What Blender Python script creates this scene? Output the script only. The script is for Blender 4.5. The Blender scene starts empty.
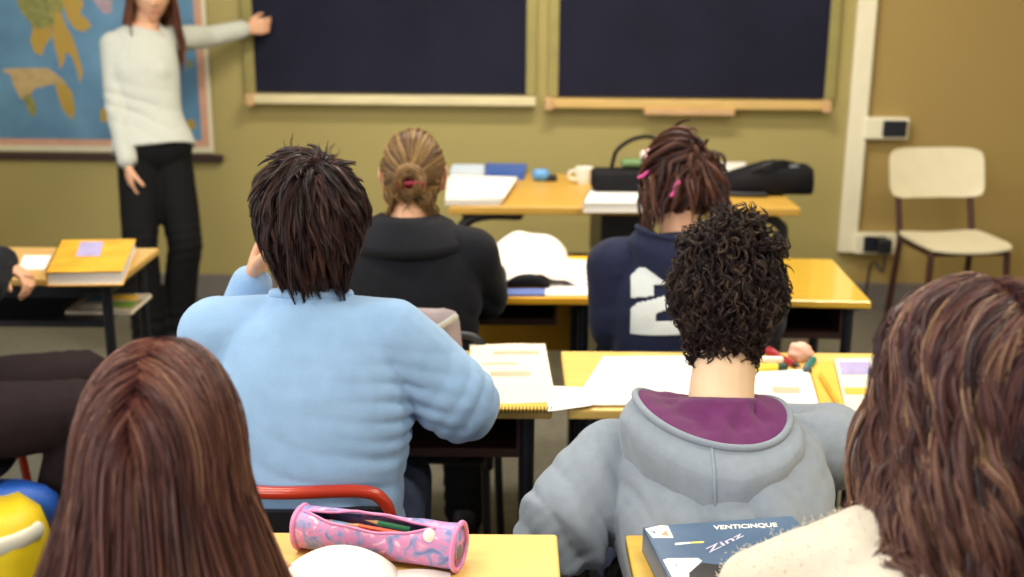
import bpy, bmesh, math, random
import numpy as np
from mathutils import Vector, Matrix, noise
from mathutils.bvhtree import BVHTree
from mathutils.geometry import tessellate_polygon

SC = bpy.context.scene
COL = SC.collection
PI = math.pi
V = Vector
rng = np.random.default_rng(7)
random.seed(7)

# ---------------------------------------------------------------- camera numbers
F_PX = 1150.0
CAM_H = 1.60
PITCH = math.radians(15.0)
ROLL = math.radians(0.4)
CP, SP = math.cos(PITCH), math.sin(PITCH)
C0 = V((0, 0, CAM_H))
FW = V((0, CP, -SP))
RX0, UP0 = V((1, 0, 0)), V((0, SP, CP))
RX = RX0 * math.cos(ROLL) + UP0 * math.sin(ROLL)
UP = UP0 * math.cos(ROLL) - RX0 * math.sin(ROLL)


def ray(px, py):
    return FW + RX * ((px - 512) / F_PX) + UP * ((288.5 - py) / F_PX)


def P(px, py, zc):
    return C0 + ray(px, py) * zc


def H(px, py, h):
    d = ray(px, py)
    return C0 + d * ((h - CAM_H) / d.z)


def Q(px, h, zc):
    return V(((px - 512) * zc / F_PX, (zc - (CAM_H - h) * SP) / CP, h))


# ---------------------------------------------------------------- materials
def new_mat(name):
    m = bpy.data.materials.new(name)
    m.use_nodes = True
    nt = m.node_tree
    return m, nt, nt.nodes['Principled BSDF']


def lin(c):
    return tuple((x / 12.92 if x <= 0.04045 else ((x + 0.055) / 1.055) ** 2.4) for x in c)


def rgb(r, g, b):
    return lin((r / 255, g / 255, b / 255)) + (1.0,)


def mat(name, col, rough=0.6, var=0.12, scale=12.0, bump=0.0, bscale=200.0, metal=0.0, stretch=(1, 1, 1), col2=None, sheen=0.0, spec=0.5, coat=0.0, sss=0.0):
    """base colour with a soft mottling between col and col2, optional fine bump"""
    m, nt, b = new_mat(name)
    N, L = nt.nodes, nt.links
    tc = N.new('ShaderNodeTexCoord')
    mp = N.new('ShaderNodeMapping')
    mp.inputs['Scale'].default_value = stretch
    L.new(tc.outputs['Object'], mp.inputs['Vector'])
    nz = N.new('ShaderNodeTexNoise')
    nz.inputs['Scale'].default_value = scale
    nz.inputs['Detail'].default_value = 5
    L.new(mp.outputs['Vector'], nz.inputs['Vector'])
    cr = N.new('ShaderNodeValToRGB')
    c1 = tuple(x * (1 - var) for x in col[:3]) + (1,)
    c2 = col2 if col2 else tuple(min(1, x * (1 + var)) for x in col[:3]) + (1,)
    cr.color_ramp.elements[0].position = 0.3
    cr.color_ramp.elements[0].color = c1
    cr.color_ramp.elements[1].position = 0.7
    cr.color_ramp.elements[1].color = c2
    L.new(nz.outputs['Fac'], cr.inputs['Fac'])
    L.new(cr.outputs['Color'], b.inputs['Base Color'])
    b.inputs['Roughness'].default_value = rough
    b.inputs['Metallic'].default_value = metal
    b.inputs['Specular IOR Level'].default_value = spec
    b.inputs['Sheen Weight'].default_value = sheen
    b.inputs['Coat Weight'].default_value = coat
    if sss:
        b.inputs['Subsurface Weight'].default_value = sss
        b.inputs['Subsurface Radius'].default_value = (0.012, 0.005, 0.003)
    if bump:
        n2 = N.new('ShaderNodeTexNoise')
        n2.inputs['Scale'].default_value = bscale
        n2.inputs['Detail'].default_value = 3
        L.new(mp.outputs['Vector'], n2.inputs['Vector'])
        bp = N.new('ShaderNodeBump')
        bp.inputs['Strength'].default_value = bump
        bp.inputs['Distance'].default_value = 0.004
        L.new(n2.outputs['Fac'], bp.inputs['Height'])
        L.new(bp.outputs['Normal'], b.inputs['Normal'])
    return m


def hair_mat(name, stops, rough=0.38, tip=None, spec=0.5):
    """strand colour picked per strand from a ramp (attribute strand_rnd); tips may be another dye colour"""
    m, nt, b = new_mat(name)
    N, L = nt.nodes, nt.links
    at = N.new('ShaderNodeAttribute')
    at.attribute_name = 'strand_rnd'
    cr = N.new('ShaderNodeValToRGB')
    while len(cr.color_ramp.elements) < len(stops):
        cr.color_ramp.elements.new(0.5)
    for e, (p, c) in zip(cr.color_ramp.elements, stops):
        e.position = p
        e.color = c
    L.new(at.outputs['Fac'], cr.inputs['Fac'])
    out = cr.outputs['Color']
    if tip:
        a2 = N.new('ShaderNodeAttribute')
        a2.attribute_name = 'strand_t'
        mr = N.new('ShaderNodeMapRange')
        mr.inputs['From Min'].default_value = tip[1]
        mr.inputs['From Max'].default_value = tip[2]
        mr.inputs['To Max'].default_value = tip[3]
        L.new(a2.outputs['Fac'], mr.inputs['Value'])
        mx = N.new('ShaderNodeMix')
        mx.data_type = 'RGBA'
        L.new(mr.outputs['Result'], mx.inputs['Factor'])
        L.new(out, mx.inputs['A'])
        mx.inputs['B'].default_value = tip[0]
        out = mx.outputs['Result']
    L.new(out, b.inputs['Base Color'])
    # the scalp under the strands is dull, the strands are glossy
    a3 = N.new('ShaderNodeAttribute')
    a3.attribute_name = 'strand_t'
    mr3 = N.new('ShaderNodeMapRange')
    mr3.inputs['From Max'].default_value = 0.06
    mr3.inputs['To Min'].default_value = 1.0
    mr3.inputs['To Max'].default_value = rough
    L.new(a3.outputs['Fac'], mr3.inputs['Value'])
    L.new(mr3.outputs['Result'], b.inputs['Roughness'])
    mr4 = N.new('ShaderNodeMapRange')
    mr4.inputs['From Max'].default_value = 0.06
    mr4.inputs['To Min'].default_value = 0.0
    mr4.inputs['To Max'].default_value = spec
    L.new(a3.outputs['Fac'], mr4.inputs['Value'])
    L.new(mr4.outputs['Result'], b.inputs['Specular IOR Level'])
    return m


# ---------------------------------------------------------------- mesh builder
def catmull(pts, n):
    """smooth curve through points (any dimension), n samples"""
    p = np.array([list(x) for x in pts], float)
    if len(p) == 2:
        t = np.linspace(0, 1, n)[:, None]
        return p[0] * (1 - t) + p[1] * t
    q = np.vstack([2 * p[0] - p[1], p, 2 * p[-1] - p[-2]])
    m = len(p) - 1
    out = []
    for u in np.linspace(0, m, n):
        i = min(int(u), m - 1)
        t = u - i
        a, b, c, d = q[i], q[i + 1], q[i + 2], q[i + 3]
        out.append(0.5 * ((2 * b) + (-a + c) * t + (2 * a - 5 * b + 4 * c - d) * t * t + (-a + 3 * b - 3 * c + d) * t ** 3))
    return np.array(out)


class MB:
    def __init__(self):
        self.v, self.f, self.m = [], [], []

    def add(self, vs, fs, mi=0):
        o = len(self.v)
        self.v.extend([V(x) for x in vs])
        for f in fs:
            self.f.append([i + o for i in f])
            self.m.append(mi)
        return self

    def box(self, c, s, mi=0, rot=None, bev=0.0, seg=2):
        bm = bmesh.new()
        bmesh.ops.create_cube(bm, size=1)
        for q in bm.verts:
            q.co = V((q.co.x * s[0], q.co.y * s[1], q.co.z * s[2]))
        if bev > 0:
            bmesh.ops.bevel(bm, geom=bm.edges[:], offset=min(bev, min(s) * 0.49), segments=seg, affect='EDGES', profile=0.5)
        bm.verts.index_update()
        vs = [(rot @ q.co if rot else q.co.copy()) + V(c) for q in bm.verts]
        fs = [[q.index for q in f.verts] for f in bm.faces]
        bm.free()
        return self.add(vs, fs, mi)

    def tube(self, pts, rads, n=12, mi=0, caps=True, side=None, flat=1.0, smooth=0):
        """round-ended tube through points; rads one number or one per point; flat squashes along the frame's second axis"""
        if not hasattr(rads, '__len__'):
            rads = [rads] * len(pts)
        if smooth:
            arr = catmull([list(p) + [r] for p, r in zip(pts, rads)], smooth)
            pts, rads = [V(a[:3]) for a in arr], [a[3] for a in arr]
        pts = [V(p) for p in pts]
        rads = list(rads)
        k = len(pts)
        tang = [(pts[min(i + 1, k - 1)] - pts[max(i - 1, 0)]).normalized() for i in range(k)]
        ref = V(side) if side is not None else (V((0, 0, 1)) if abs(tang[0].z) < 0.9 else V((0, 1, 0)))
        rings = []

        def ring(c, t, r, x):
            x = (x - t * x.dot(t)).normalized()
            y = t.cross(x)
            return [c + x * (r * math.cos(a)) + y * (r * flat * math.sin(a)) for a in (2 * PI * j / n for j in range(n))], x
        x = ref
        if caps:
            for ph in (80, 60, 40, 20):
                a = math.radians(ph)
                rg, x = ring(pts[0] - tang[0] * rads[0] * math.sin(a) * 0.9, tang[0], rads[0] * math.cos(a), x)
                rings.append(rg)
        for i in range(k):
            rg, x = ring(pts[i], tang[i], rads[i], x)
            rings.append(rg)
        if caps:
            for ph in (20, 40, 60, 80):
                a = math.radians(ph)
                rg, x = ring(pts[-1] + tang[-1] * rads[-1] * math.sin(a) * 0.9, tang[-1], rads[-1] * math.cos(a), x)
                rings.append(rg)
        return self.loft(rings, mi)

    def loft(self, rings, mi=0, close=True, cap=True):
        n = len(rings[0])
        vs = [p for r in rings for p in r]
        fs = []
        for i in range(len(rings) - 1):
            for j in range(n if close else n - 1):
                fs.append([i * n + j, i * n + (j + 1) % n, (i + 1) * n + (j + 1) % n, (i + 1) * n + j])
        if cap and close:
            fs.append(list(range(n))[::-1])
            fs.append([(len(rings) - 1) * n + j for j in range(n)])
        return self.add(vs, fs, mi)

    def ell(self, c, r, rot=None, mi=0, nu=20, nv=14):
        rings = []
        for i in range(nv + 1):
            th = PI * min(max(i / nv, 0.02), 0.98)
            rg = []
            for j in range(nu):
                a = 2 * PI * j / nu
                q = V((r[0] * math.sin(th) * math.cos(a), r[1] * math.sin(th) * math.sin(a), -r[2] * math.cos(th)))
                rg.append((rot @ q if rot else q) + V(c))
            rings.append(rg)
        return self.loft(rings, mi)

    def prism(self, poly, a, b, mi=0):
        """2-D outline (counter-clockwise) extruded; a(x,y) and b(x,y) give the two 3-D ends"""
        n = len(poly)
        vs = [a(*p) for p in poly] + [b(*p) for p in poly]
        tris = tessellate_polygon([[V((p[0], p[1], 0)) for p in poly]])
        fs = []
        for t in tris:
            fs.append([t[0], t[1], t[2]])
            fs.append([t[2] + n, t[1] + n, t[0] + n])
        for i in range(n):
            fs.append([i, (i + 1) % n, (i + 1) % n + n, i + n])
        return self.add(vs, fs, mi)

    def sheet(self, fn, nu, nv, th=0.001, mi=0):
        """thin curved sheet with two faces: fn(u,v) -> point, thickened downwards"""
        g = [[V(fn(i / nu, j / nv)) for j in range(nv + 1)] for i in range(nu + 1)]
        vs = [p for r in g for p in r]
        n = len(vs)
        vs += [p - V((0, 0, th)) for p in vs[:n]]
        idx = lambda i, j: i * (nv + 1) + j
        fs = []
        for i in range(nu):
            for j in range(nv):
                q = [idx(i, j), idx(i + 1, j), idx(i + 1, j + 1), idx(i, j + 1)]
                fs.append(q)
                fs.append([x + n for x in q[::-1]])
        bd = [idx(i, 0) for i in range(nu + 1)] + [idx(nu, j) for j in range(1, nv + 1)] + [idx(i, nv) for i in range(nu - 1, -1, -1)] + [idx(0, j) for j in range(nv - 1, 0, -1)]
        for k in range(len(bd)):
            a, b = bd[k], bd[(k + 1) % len(bd)]
            fs.append([b, a, a + n, b + n])
        return self.add(vs, fs, mi)

    def build(self, name, mats, parent=None, origin=(0, 0, 0), smooth=False, angle=None):
        o = V(origin)
        me = bpy.data.meshes.new(name)
        me.from_pydata([tuple(p - o) for p in self.v], [], self.f)
        for m in (mats if isinstance(mats, (list, tuple)) else [mats]):
            me.materials.append(m)
        me.polygons.foreach_set('material_index', self.m)
        bm = bmesh.new()
        bm.from_mesh(me)
        bmesh.ops.recalc_face_normals(bm, faces=bm.faces[:])
        bm.to_mesh(me)
        bm.free()
        ob = bpy.data.objects.new(name, me)
        COL.objects.link(ob)
        if smooth:
            me.polygons.foreach_set('use_smooth', [True] * len(me.polygons))
            if angle:
                try:
                    me.set_sharp_from_angle(angle=math.radians(angle))
                except Exception:
                    pass
        if parent:
            ob.parent = parent
        else:
            ob.location = o
        return ob


def tag(o, label, cat, group=None, kind=None):
    o['label'] = label
    o['category'] = cat
    if group:
        o['group'] = group
    if kind:
        o['kind'] = kind
    return o


def struct(o):
    o['kind'] = 'structure'
    return o


def thing(name, label, cat, loc=(0, 0, 0), rz=0.0, group=None):
    o = bpy.data.objects.new(name, None)
    o.empty_display_size = 0.1
    COL.objects.link(o)
    o.location = loc
    o.rotation_euler = (0, 0, rz)
    return tag(o, label, cat, group)


def dup(root, loc, rz, label):
    r = root.copy()
    COL.objects.link(r)
    r.location = loc
    r.rotation_euler = (0, 0, rz)
    r['label'] = label
    for ch in list(root.children):
        c = ch.copy()
        COL.objects.link(c)
        c.parent = r
        for g in list(ch.children):
            d = g.copy()
            COL.objects.link(d)
            d.parent = c
    return r


def bake(ob):
    """apply the modifiers of ob"""
    dg = bpy.context.evaluated_depsgraph_get()
    dg.update()
    me = bpy.data.meshes.new_from_object(ob.evaluated_get(dg))
    old = ob.data
    ob.modifiers.clear()
    ob.data = me
    bpy.data.meshes.remove(old)
    return ob


def remesh(ob, vox, it=6, fac=0.5):
    m = ob.modifiers.new('r', 'REMESH')
    m.mode = 'VOXEL'
    m.voxel_size = vox
    m.use_smooth_shade = True
    s = ob.modifiers.new('s', 'SMOOTH')
    s.factor = fac
    s.iterations = it
    bake(ob)
    ob.data.polygons.foreach_set('use_smooth', [True] * len(ob.data.polygons))
    return ob


def vnormals(me):
    n = np.empty(len(me.vertices) * 3)
    me.vertices.foreach_get('normal', n)
    return n.reshape(-1, 3)


def coords(me):
    n = np.empty(len(me.vertices) * 3)
    me.vertices.foreach_get('co', n)
    return n.reshape(-1, 3)


def wrinkle(ob, origin, amp=0.003, scale=9.0, folds=(), seed=0.0, stretch=(1, 1, 0.6)):
    """cloth creases: soft ridged noise plus local fold trains (centre, axis, radius, wavelength, depth)"""
    me = ob.data
    co, no = coords(me), vnormals(me)
    o = np.array(origin)
    w = co + o
    d = np.empty(len(co))
    for i, p in enumerate(w):
        q = V((p[0] * stretch[0] * scale + seed, p[1] * stretch[1] * scale, p[2] * stretch[2] * scale))
        a = noise.noise(q)
        b = noise.noise(q * 2.3 + V((3, 1, seed)))
        d[i] = amp * ((1 - abs(a) * 2.2) * 0.6 + 0.4 * b)
    for c, ax, rad, wl, dep in folds:
        c, ax = np.array(c), np.array(V(ax).normalized())
        r = w - c
        g = np.exp(-(r ** 2).sum(1) / rad ** 2)
        jit = np.array([noise.noise(V(p * 7)) for p in r[g > 0.02]])
        ph = (r @ ax)[g > 0.02] / wl * 2 * PI + jit * 2.5
        d[g > 0.02] += dep * g[g > 0.02] * (2 * np.abs(np.sin(ph / 2)) ** 0.8 - 1.2)
    co = co + no * d[:, None]
    me.vertices.foreach_set('co', co.ravel())
    me.update()


# ---------------------------------------------------------------- anatomy
def frame(fwd, up=(0, 0, 1)):
    """3x3 with columns right, forward, up"""
    y = V(fwd).normalized()
    x = y.cross(V(up)).normalized()
    z = x.cross(y)
    return Matrix((x, y, z)).transposed()


def head_into(mb, c, R, s=1.0, ears=True):
    nu, nv = 48, 36
    rings = []
    for i in range(nv + 1):
        th = PI * min(max(i / nv, 0.015), 0.985)
        rg = []
        for j in range(nu):
            a = 2 * PI * j / nu
            dx, dy, dz = math.sin(th) * math.cos(a), math.sin(th) * math.sin(a), -math.cos(th)
            x, y, z = 0.075 * dx, 0.095 * dy, 0.115 * dz
            t = min(max((-dz - 0.1) / 0.9, 0), 1)
            x *= 1 - 0.36 * t ** 1.2
            y = y * (1 - 0.5 * t) if dy < 0 else y * (1 - 0.08 * t)
            if dy > 0:
                g = lambda u, s_: math.exp(-(u / s_) ** 2)
                nz = max(0.0, min(1, (0.03 - z) / 0.05)) * (1 if z > -0.028 else g(z + 0.028, 0.008))
                y += 0.022 * g(x, 0.011 + 0.006 * max(0, min(1, -z / 0.03))) * nz
                y -= 0.010 * g(abs(x) - 0.031, 0.013) * g(z - 0.012, 0.011)
                y += 0.005 * g(abs(x) - 0.031, 0.008) * g(z - 0.012, 0.006)
                y += 0.005 * g(abs(x) - 0.028, 0.02) * g(z - 0.034, 0.009)
                y += 0.006 * g(x, 0.020) * (g(z + 0.053, 0.005) + g(z + 0.066, 0.006))
                y -= 0.003 * g(x, 0.018) * g(z + 0.0595, 0.0025)
                y += 0.009 * g(x, 0.02) * g(z + 0.098, 0.014)
            rg.append(V(c) + R @ (V((x, y, z)) * s))
        rings.append(rg)
    mb.loft(rings)
    if ears:
        for sd in (-1, 1):
            def E(y, z, out):
                return V(c) + R @ (V((sd * (0.0705 + out), y, z)) * s)
            pts = [E(0.012, 0.000, 0.002), E(0.010, 0.022, 0.006), E(-0.006, 0.031, 0.012), E(-0.022, 0.022, 0.017), E(-0.024, 0.002, 0.016), E(-0.014, -0.018, 0.010), E(-0.002, -0.030, 0.006), E(0.008, -0.022, 0.002)]
            mb.tube(pts, [0.0045 * s, 0.005 * s, 0.005 * s, 0.005 * s, 0.005 * s, 0.005 * s, 0.0065 * s, 0.005 * s], n=8, smooth=22)
            mb.ell(E(-0.006, 0.002, 0.004), (0.006 * s, 0.017 * s, 0.026 * s), rot=R @ Matrix.Rotation(sd * math.radians(22), 3, 'Z'))


def hand_into(mb, w, d, palm, thumb_side, s=1.0, curls=(0.35, 0.4, 0.45, 0.5), thumb=0.3, spread=0.05):
    """w wrist, d along the hand, palm = direction the palm faces, thumb_side = towards the thumb"""
    w, d = V(w), V(d).normalized()
    palm = V(palm)
    palm = (palm - d * palm.dot(d)).normalized()
    sd = V(thumb_side)
    sd = (sd - d * sd.dot(d) - palm * sd.dot(palm)).normalized()
    rings = []
    for u, hw, ht in ((-0.01, 0.021, 0.016), (0.0, 0.024, 0.017), (0.02, 0.032, 0.016), (0.05, 0.039, 0.015), (0.075, 0.041, 0.0125), (0.088, 0.037, 0.010)):
        c = w + d * (u * s)
        rings.append([c + sd * (hw * s * math.copysign(abs(math.cos(a)) ** 0.75, math.cos(a))) + palm * (ht * s * math.copysign(abs(math.sin(a)) ** 0.75, math.sin(a))) for a in (2 * PI * k / 18 for k in range(18))])
    mb.loft(rings)
    for k, (off, L, r) in enumerate(((0.029, 0.070, 0.0083), (0.0095, 0.079, 0.0085), (-0.0105, 0.073, 0.0082), (-0.029, 0.057, 0.0073))):
        p = w + d * (0.078 * s) + sd * (off * s)
        dd = (d + sd * (off * spread / 0.03)).normalized()
        pts, rr = [p], [r * s * 1.05]
        nn = palm.copy()
        for frac, cu in ((0.45, 0.8), (0.3, 1.2), (0.25, 0.9)):
            a = curls[k] * cu
            dd, nn = dd * math.cos(a) + nn * math.sin(a), nn * math.cos(a) - dd * math.sin(a)
            p = p + dd * (L * s * frac)
            pts.append(p)
            rr.append(r * s * (1.0 - 0.22 * (len(pts) - 1) / 3))
        mb.tube(pts, rr, n=10)
    p = w + d * (0.022 * s) + sd * (0.024 * s) + palm * (0.004 * s)
    dd = (d * 0.72 + sd * 0.65 + palm * 0.25).normalized()
    pts, rr = [p], [0.013 * s]
    for L, cu, r in ((0.034, 0.0, 0.0105), (0.030, thumb, 0.0092), (0.024, thumb * 0.8, 0.0078)):
        dd = (dd * math.cos(cu) + (palm * 0.6 + d * 0.5 - sd * 0.4).normalized() * math.sin(cu)).normalized()
        p = p + dd * (L * s)
        pts.append(p)
        rr.append(r * s)
    mb.tube(pts, rr, n=10)


def torso_into(mb, spine, side, n=28, exp=2.4, fwd=None):
    """spine: list of (centre, half width, half depth)"""
    arr = catmull([list(c) + [a, b] for c, a, b in spine], 20)
    side = V(side).normalized()
    rings = []
    for i, q in enumerate(arr):
        c = V(q[:3])
        t = (V(arr[min(i + 1, 19)][:3]) - V(arr[max(i - 1, 0)][:3])).normalized()
        x = (side - t * side.dot(t)).normalized()
        y = t.cross(x)
        rg = []
        for k in range(n):
            a = 2 * PI * k / n
            ca, sa = math.cos(a), math.sin(a)
            rg.append(c + x * (q[3] * math.copysign(abs(ca) ** (2 / exp), ca)) + y * (q[4] * math.copysign(abs(sa) ** (2 / exp), sa)))
        rings.append(rg)
    mb.loft(rings)


class Pose:
    """joints in world space; l/r are the person's own sides"""
    pass


def seated(loc, yaw=0.0, lean=0.10, top=1.0, shw=0.165, head_turn=0.0, head_nod=0.0):
    """default writing pose: facing local +y, seat 0.46; top scales the trunk"""
    p = Pose()
    M = Matrix.Translation(V((loc[0], loc[1], 0))) @ Matrix.Rotation(yaw, 4, 'Z')
    z = lambda h: 0.50 + (h - 0.50) * top
    T = lambda x, y, h: M @ V((x, y, h))
    p.M, p.T = M, T
    p.side = (M.to_3x3() @ V((1, 0, 0)))
    p.fwd = (M.to_3x3() @ V((0, 1, 0)))
    p.pelvis = T(0, 0, 0.55)
    p.waist = T(0, lean * 0.15, z(0.70))
    p.chest = T(0, lean * 0.6, z(0.87))
    p.upper = T(0, lean * 0.9, z(0.98))
    p.neck = T(0, lean * 1.15, z(1.06))
    p.head = T(0, lean * 1.3 + 0.03, z(1.06) + 0.125)
    p.headR = M.to_3x3() @ Matrix.Rotation(head_turn, 3, 'Z') @ Matrix.Rotation(head_nod, 3, 'X')
    p.sh = {s: T(k * shw, lean * 0.9, z(0.975)) for s, k in (('l', -1), ('r', 1))}
    p.el = {s: T(k * (shw + 0.06), lean + 0.12, z(0.76)) for s, k in (('l', -1), ('r', 1))}
    p.wr = {s: T(k * 0.10, lean + 0.33, 0.80) for s, k in (('l', -1), ('r', 1))}
    p.hip = {s: T(k * 0.085, 0.02, 0.545) for s, k in (('l', -1), ('r', 1))}
    p.kn = {s: T(k * 0.115, 0.43, 0.545) for s, k in (('l', -1), ('r', 1))}
    p.an = {s: T(k * 0.12, 0.40, 0.09) for s, k in (('l', -1), ('r', 1))}
    p.toe = p.fwd
    p.hands = {}
    p.hs = 1.0
    p.base = V((loc[0], loc[1], 0))
    return p


def body(p, label, skin, vox=0.006, slim=1.0, name='person', drop=0.0, ears=True):
    mb = MB()
    torso_into(mb, [(p.pelvis - V((0, 0, 0.05)), 0.10 * slim, 0.08), (p.pelvis, 0.145 * slim, 0.10), (p.waist, 0.120 * slim, 0.085), (p.chest, 0.145 * slim, 0.10), (p.upper - V((0, 0, drop)) + p.fwd * drop, 0.13 * slim, 0.08 - drop * 0.5), (p.neck, 0.052, 0.052)], p.side)
    up = (p.head - p.neck).normalized()
    mb.tube([p.upper, p.neck, p.neck.lerp(p.head, 0.5) - p.fwd * 0.012, p.head - p.headR @ V((0, 0.012, 0.0))], [0.06, 0.056 * p.hs, 0.053 * p.hs, 0.055 * p.hs], n=18, smooth=10)
    head_into(mb, p.head, p.headR, p.hs, ears)
    for s in 'lr':
        mb.tube([p.upper - V((0, 0, drop)) + p.fwd * drop, p.sh[s]], [0.05, 0.05], n=12)
        mb.tube([p.sh[s], p.sh[s].lerp(p.el[s], 0.5), p.el[s], p.el[s].lerp(p.wr[s], 0.35), p.wr[s]], [0.047, 0.042, 0.035, 0.036, 0.024], n=14, smooth=16)
        h = p.hands.get(s, {})
        d = h.get('d', (p.wr[s] - p.el[s]).normalized())
        inn = p.side * (1 if s == 'l' else -1)
        hand_into(mb, p.wr[s] + V(d) * 0.01, d, h.get('palm', V((0, 0, -1))), h.get('thumb', inn), h.get('s', 0.98), h.get('curls', (0.35, 0.4, 0.45, 0.5)), h.get('tc', 0.3))
        mb.tube([p.hip[s], p.hip[s].lerp(p.kn[s], 0.5), p.kn[s]], [0.075, 0.068, 0.052], n=14, smooth=10)
        mb.tube([p.kn[s], p.kn[s].lerp(p.an[s], 0.35), p.an[s]], [0.052, 0.052, 0.034], n=14, smooth=10)
        mb.tube([p.an[s] - V((0, 0, 0.03)), p.an[s] + V(p.toe) * 0.13 - V((0, 0, 0.055))], [0.034, 0.026], n=12)
    ob = mb.build(name, skin, origin=p.base)
    remesh(ob, vox, 3)
    face(p, ob)
    return tag(ob, label, 'person')


def face(p, ob):
    """eyes, brows and lips set on the front of the head"""
    bv = BVHTree.FromPolygons([tuple(v.co + p.base) for v in ob.data.vertices], [tuple(f.vertices) for f in ob.data.polygons])
    f = p.headR @ V((0, 1, 0))

    def on(x, z):
        s = p.head + p.headR @ (V((x, 0.16, z)) * p.hs)
        h = bv.ray_cast(s, -f)
        return h[0] if h[0] else s - f * 0.07
    for sx in (-1, 1):
        c = on(sx * 0.031, 0.012) - f * 0.0085
        e = MB().ell(c, (0.0125, 0.0115, 0.0085), rot=p.headR).build('eye', M['eye_white'], ob, origin=p.base, smooth=True)
        MB().ell(c + f * 0.0078, (0.0055, 0.0042, 0.0055), rot=p.headR).build('iris', M['iris'], e, origin=p.base, smooth=True)
        MB().tube([on(sx * x, z) for x, z in ((0.017, 0.031), (0.030, 0.036), (0.046, 0.031))], [0.002, 0.0028, 0.0014], n=8, smooth=10).build('eyebrow', M['brow'], ob, origin=p.base, smooth=True)
    for z, r in ((-0.054, 0.0030), (-0.063, 0.0038)):
        MB().tube([on(x, z - 6 * x * x * (0.3 if z > -0.06 else -0.5)) - f * 0.0012 for x in (-0.022, -0.012, 0, 0.012, 0.022)], [0.0010, r * 0.85, r, r * 0.85, 0.0010], n=8, smooth=14).build('lip', M['lips'], ob, origin=p.base, smooth=True)


def sleeves_into(mb, p, r=(0.068, 0.062, 0.056, 0.05, 0.042), cuff=0.0):
    for s in 'lr':
        mb.tube([p.upper + (p.neck - p.upper) * 0.25 + getattr(p, 'trap', V((0, 0, 0))), p.sh[s]], [0.062, r[0] * 0.95], n=16)
        e = p.wr[s] - (p.wr[s] - p.el[s]).normalized() * cuff
        mb.tube([p.sh[s], p.sh[s].lerp(p.el[s], 0.5), p.el[s], p.el[s].lerp(e, 0.5), e], r, n=18, smooth=20)


def trousers(p, parent, m, r=(0.092, 0.085, 0.07, 0.066, 0.058), vox=0.009, hem=0.03, seed=1.0):
    mb = MB()
    torso_into(mb, [(p.pelvis - V((0, 0, 0.07)), 0.12, 0.10), (p.pelvis, 0.165, 0.12), (p.pelvis.lerp(p.waist, 0.7), 0.145, 0.105)], p.side)
    for s in 'lr':
        mb.tube([p.hip[s], p.hip[s].lerp(p.kn[s], 0.5), p.kn[s]], [r[0], r[1], r[2]], n=16, smooth=12)
        mb.tube([p.kn[s], p.kn[s].lerp(p.an[s], 0.4), p.an[s] + V((0, 0, hem - 0.06))], [r[2], r[3], r[4]], n=16, smooth=12)
    ob = mb.build('trousers', m, parent, origin=p.base)
    remesh(ob, vox, 4)
    folds = []
    for s in 'lr':
        folds.append((p.kn[s], (p.kn[s] - p.hip[s]), 0.10, 0.045, 0.004))
        folds.append((p.an[s], (0, 0, 1), 0.10, 0.05, 0.005))
    wrinkle(ob, p.base, 0.003, 9, folds, seed)
    return ob


def shoes(p, parent, m, sole):
    for s in 'lr':
        t = V(p.toe).normalized()
        x = t.cross(V((0, 0, 1)))
        a = p.an[s].copy()
        rings = []
        for u, hw, ht in ((-0.065, 0.022, 0.045), (-0.055, 0.034, 0.085), (-0.01, 0.038, 0.10), (0.05, 0.042, 0.075), (0.11, 0.047, 0.055), (0.155, 0.042, 0.042), (0.18, 0.022, 0.03)):
            c = V((a.x, a.y, 0)) + t * u
            rg = []
            for k in range(16):
                an = 2 * PI * k / 16
                ca, sa = math.cos(an), math.sin(an)
                rg.append(c + x * (hw * math.copysign(abs(ca) ** 0.8, ca)) + V((0, 0, 0.018 + ht * (0.5 + 0.5 * math.copysign(abs(sa) ** 0.8, sa)))))
            rings.append(rg)
        sh = MB().loft(rings).build('shoe', m, parent, origin=p.base, smooth=True)
        so = []
        for zz in (0.0, 0.02):
            so.append([V((q.x, q.y, zz)) for q in [V((a.x, a.y, 0)) + t * (0.058 + 0.127 * math.cos(2 * PI * k / 24)) + x * (0.046 * math.sin(2 * PI * k / 24)) for k in range(24)]])
        MB().loft(so).build('sole', sole, sh, origin=p.base)


# ---------------------------------------------------------------- hair
def norm(a):
    return a / np.maximum(np.linalg.norm(a, axis=-1, keepdims=True), 1e-9)


def strand_arrays(paths, rad, rnd):
    """paths (N,S,3), rad (N,S), rnd (N) -> verts, faces, rnd per vert, t per vert"""
    N, S, _ = paths.shape
    t = norm(np.gradient(paths, axis=1))
    ref = norm(rng.normal(size=(N, 1, 3)))
    x = norm(ref - t * (t * ref).sum(-1, keepdims=True))
    y = np.cross(t, x)
    ang = np.array([0, 2 * PI / 3, 4 * PI / 3])
    vs = paths[:, :, None, :] + rad[:, :, None, None] * (x[:, :, None, :] * np.cos(ang)[None, None, :, None] + y[:, :, None, :] * np.sin(ang)[None, None, :, None])
    base = (np.arange(N)[:, None, None] * S + np.arange(S - 1)[None, :, None]) * 3
    k = np.arange(3)[None, None, :]
    k2 = (k + 1) % 3
    f = np.stack([base + k, base + k2, base + 3 + k2, base + 3 + k], -1).reshape(-1, 4)
    rv = np.repeat(rnd, S * 3)
    tv = np.tile(np.repeat(np.linspace(0, 1, S), 3), N)
    return vs.reshape(-1, 3), f, rv, tv


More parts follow.
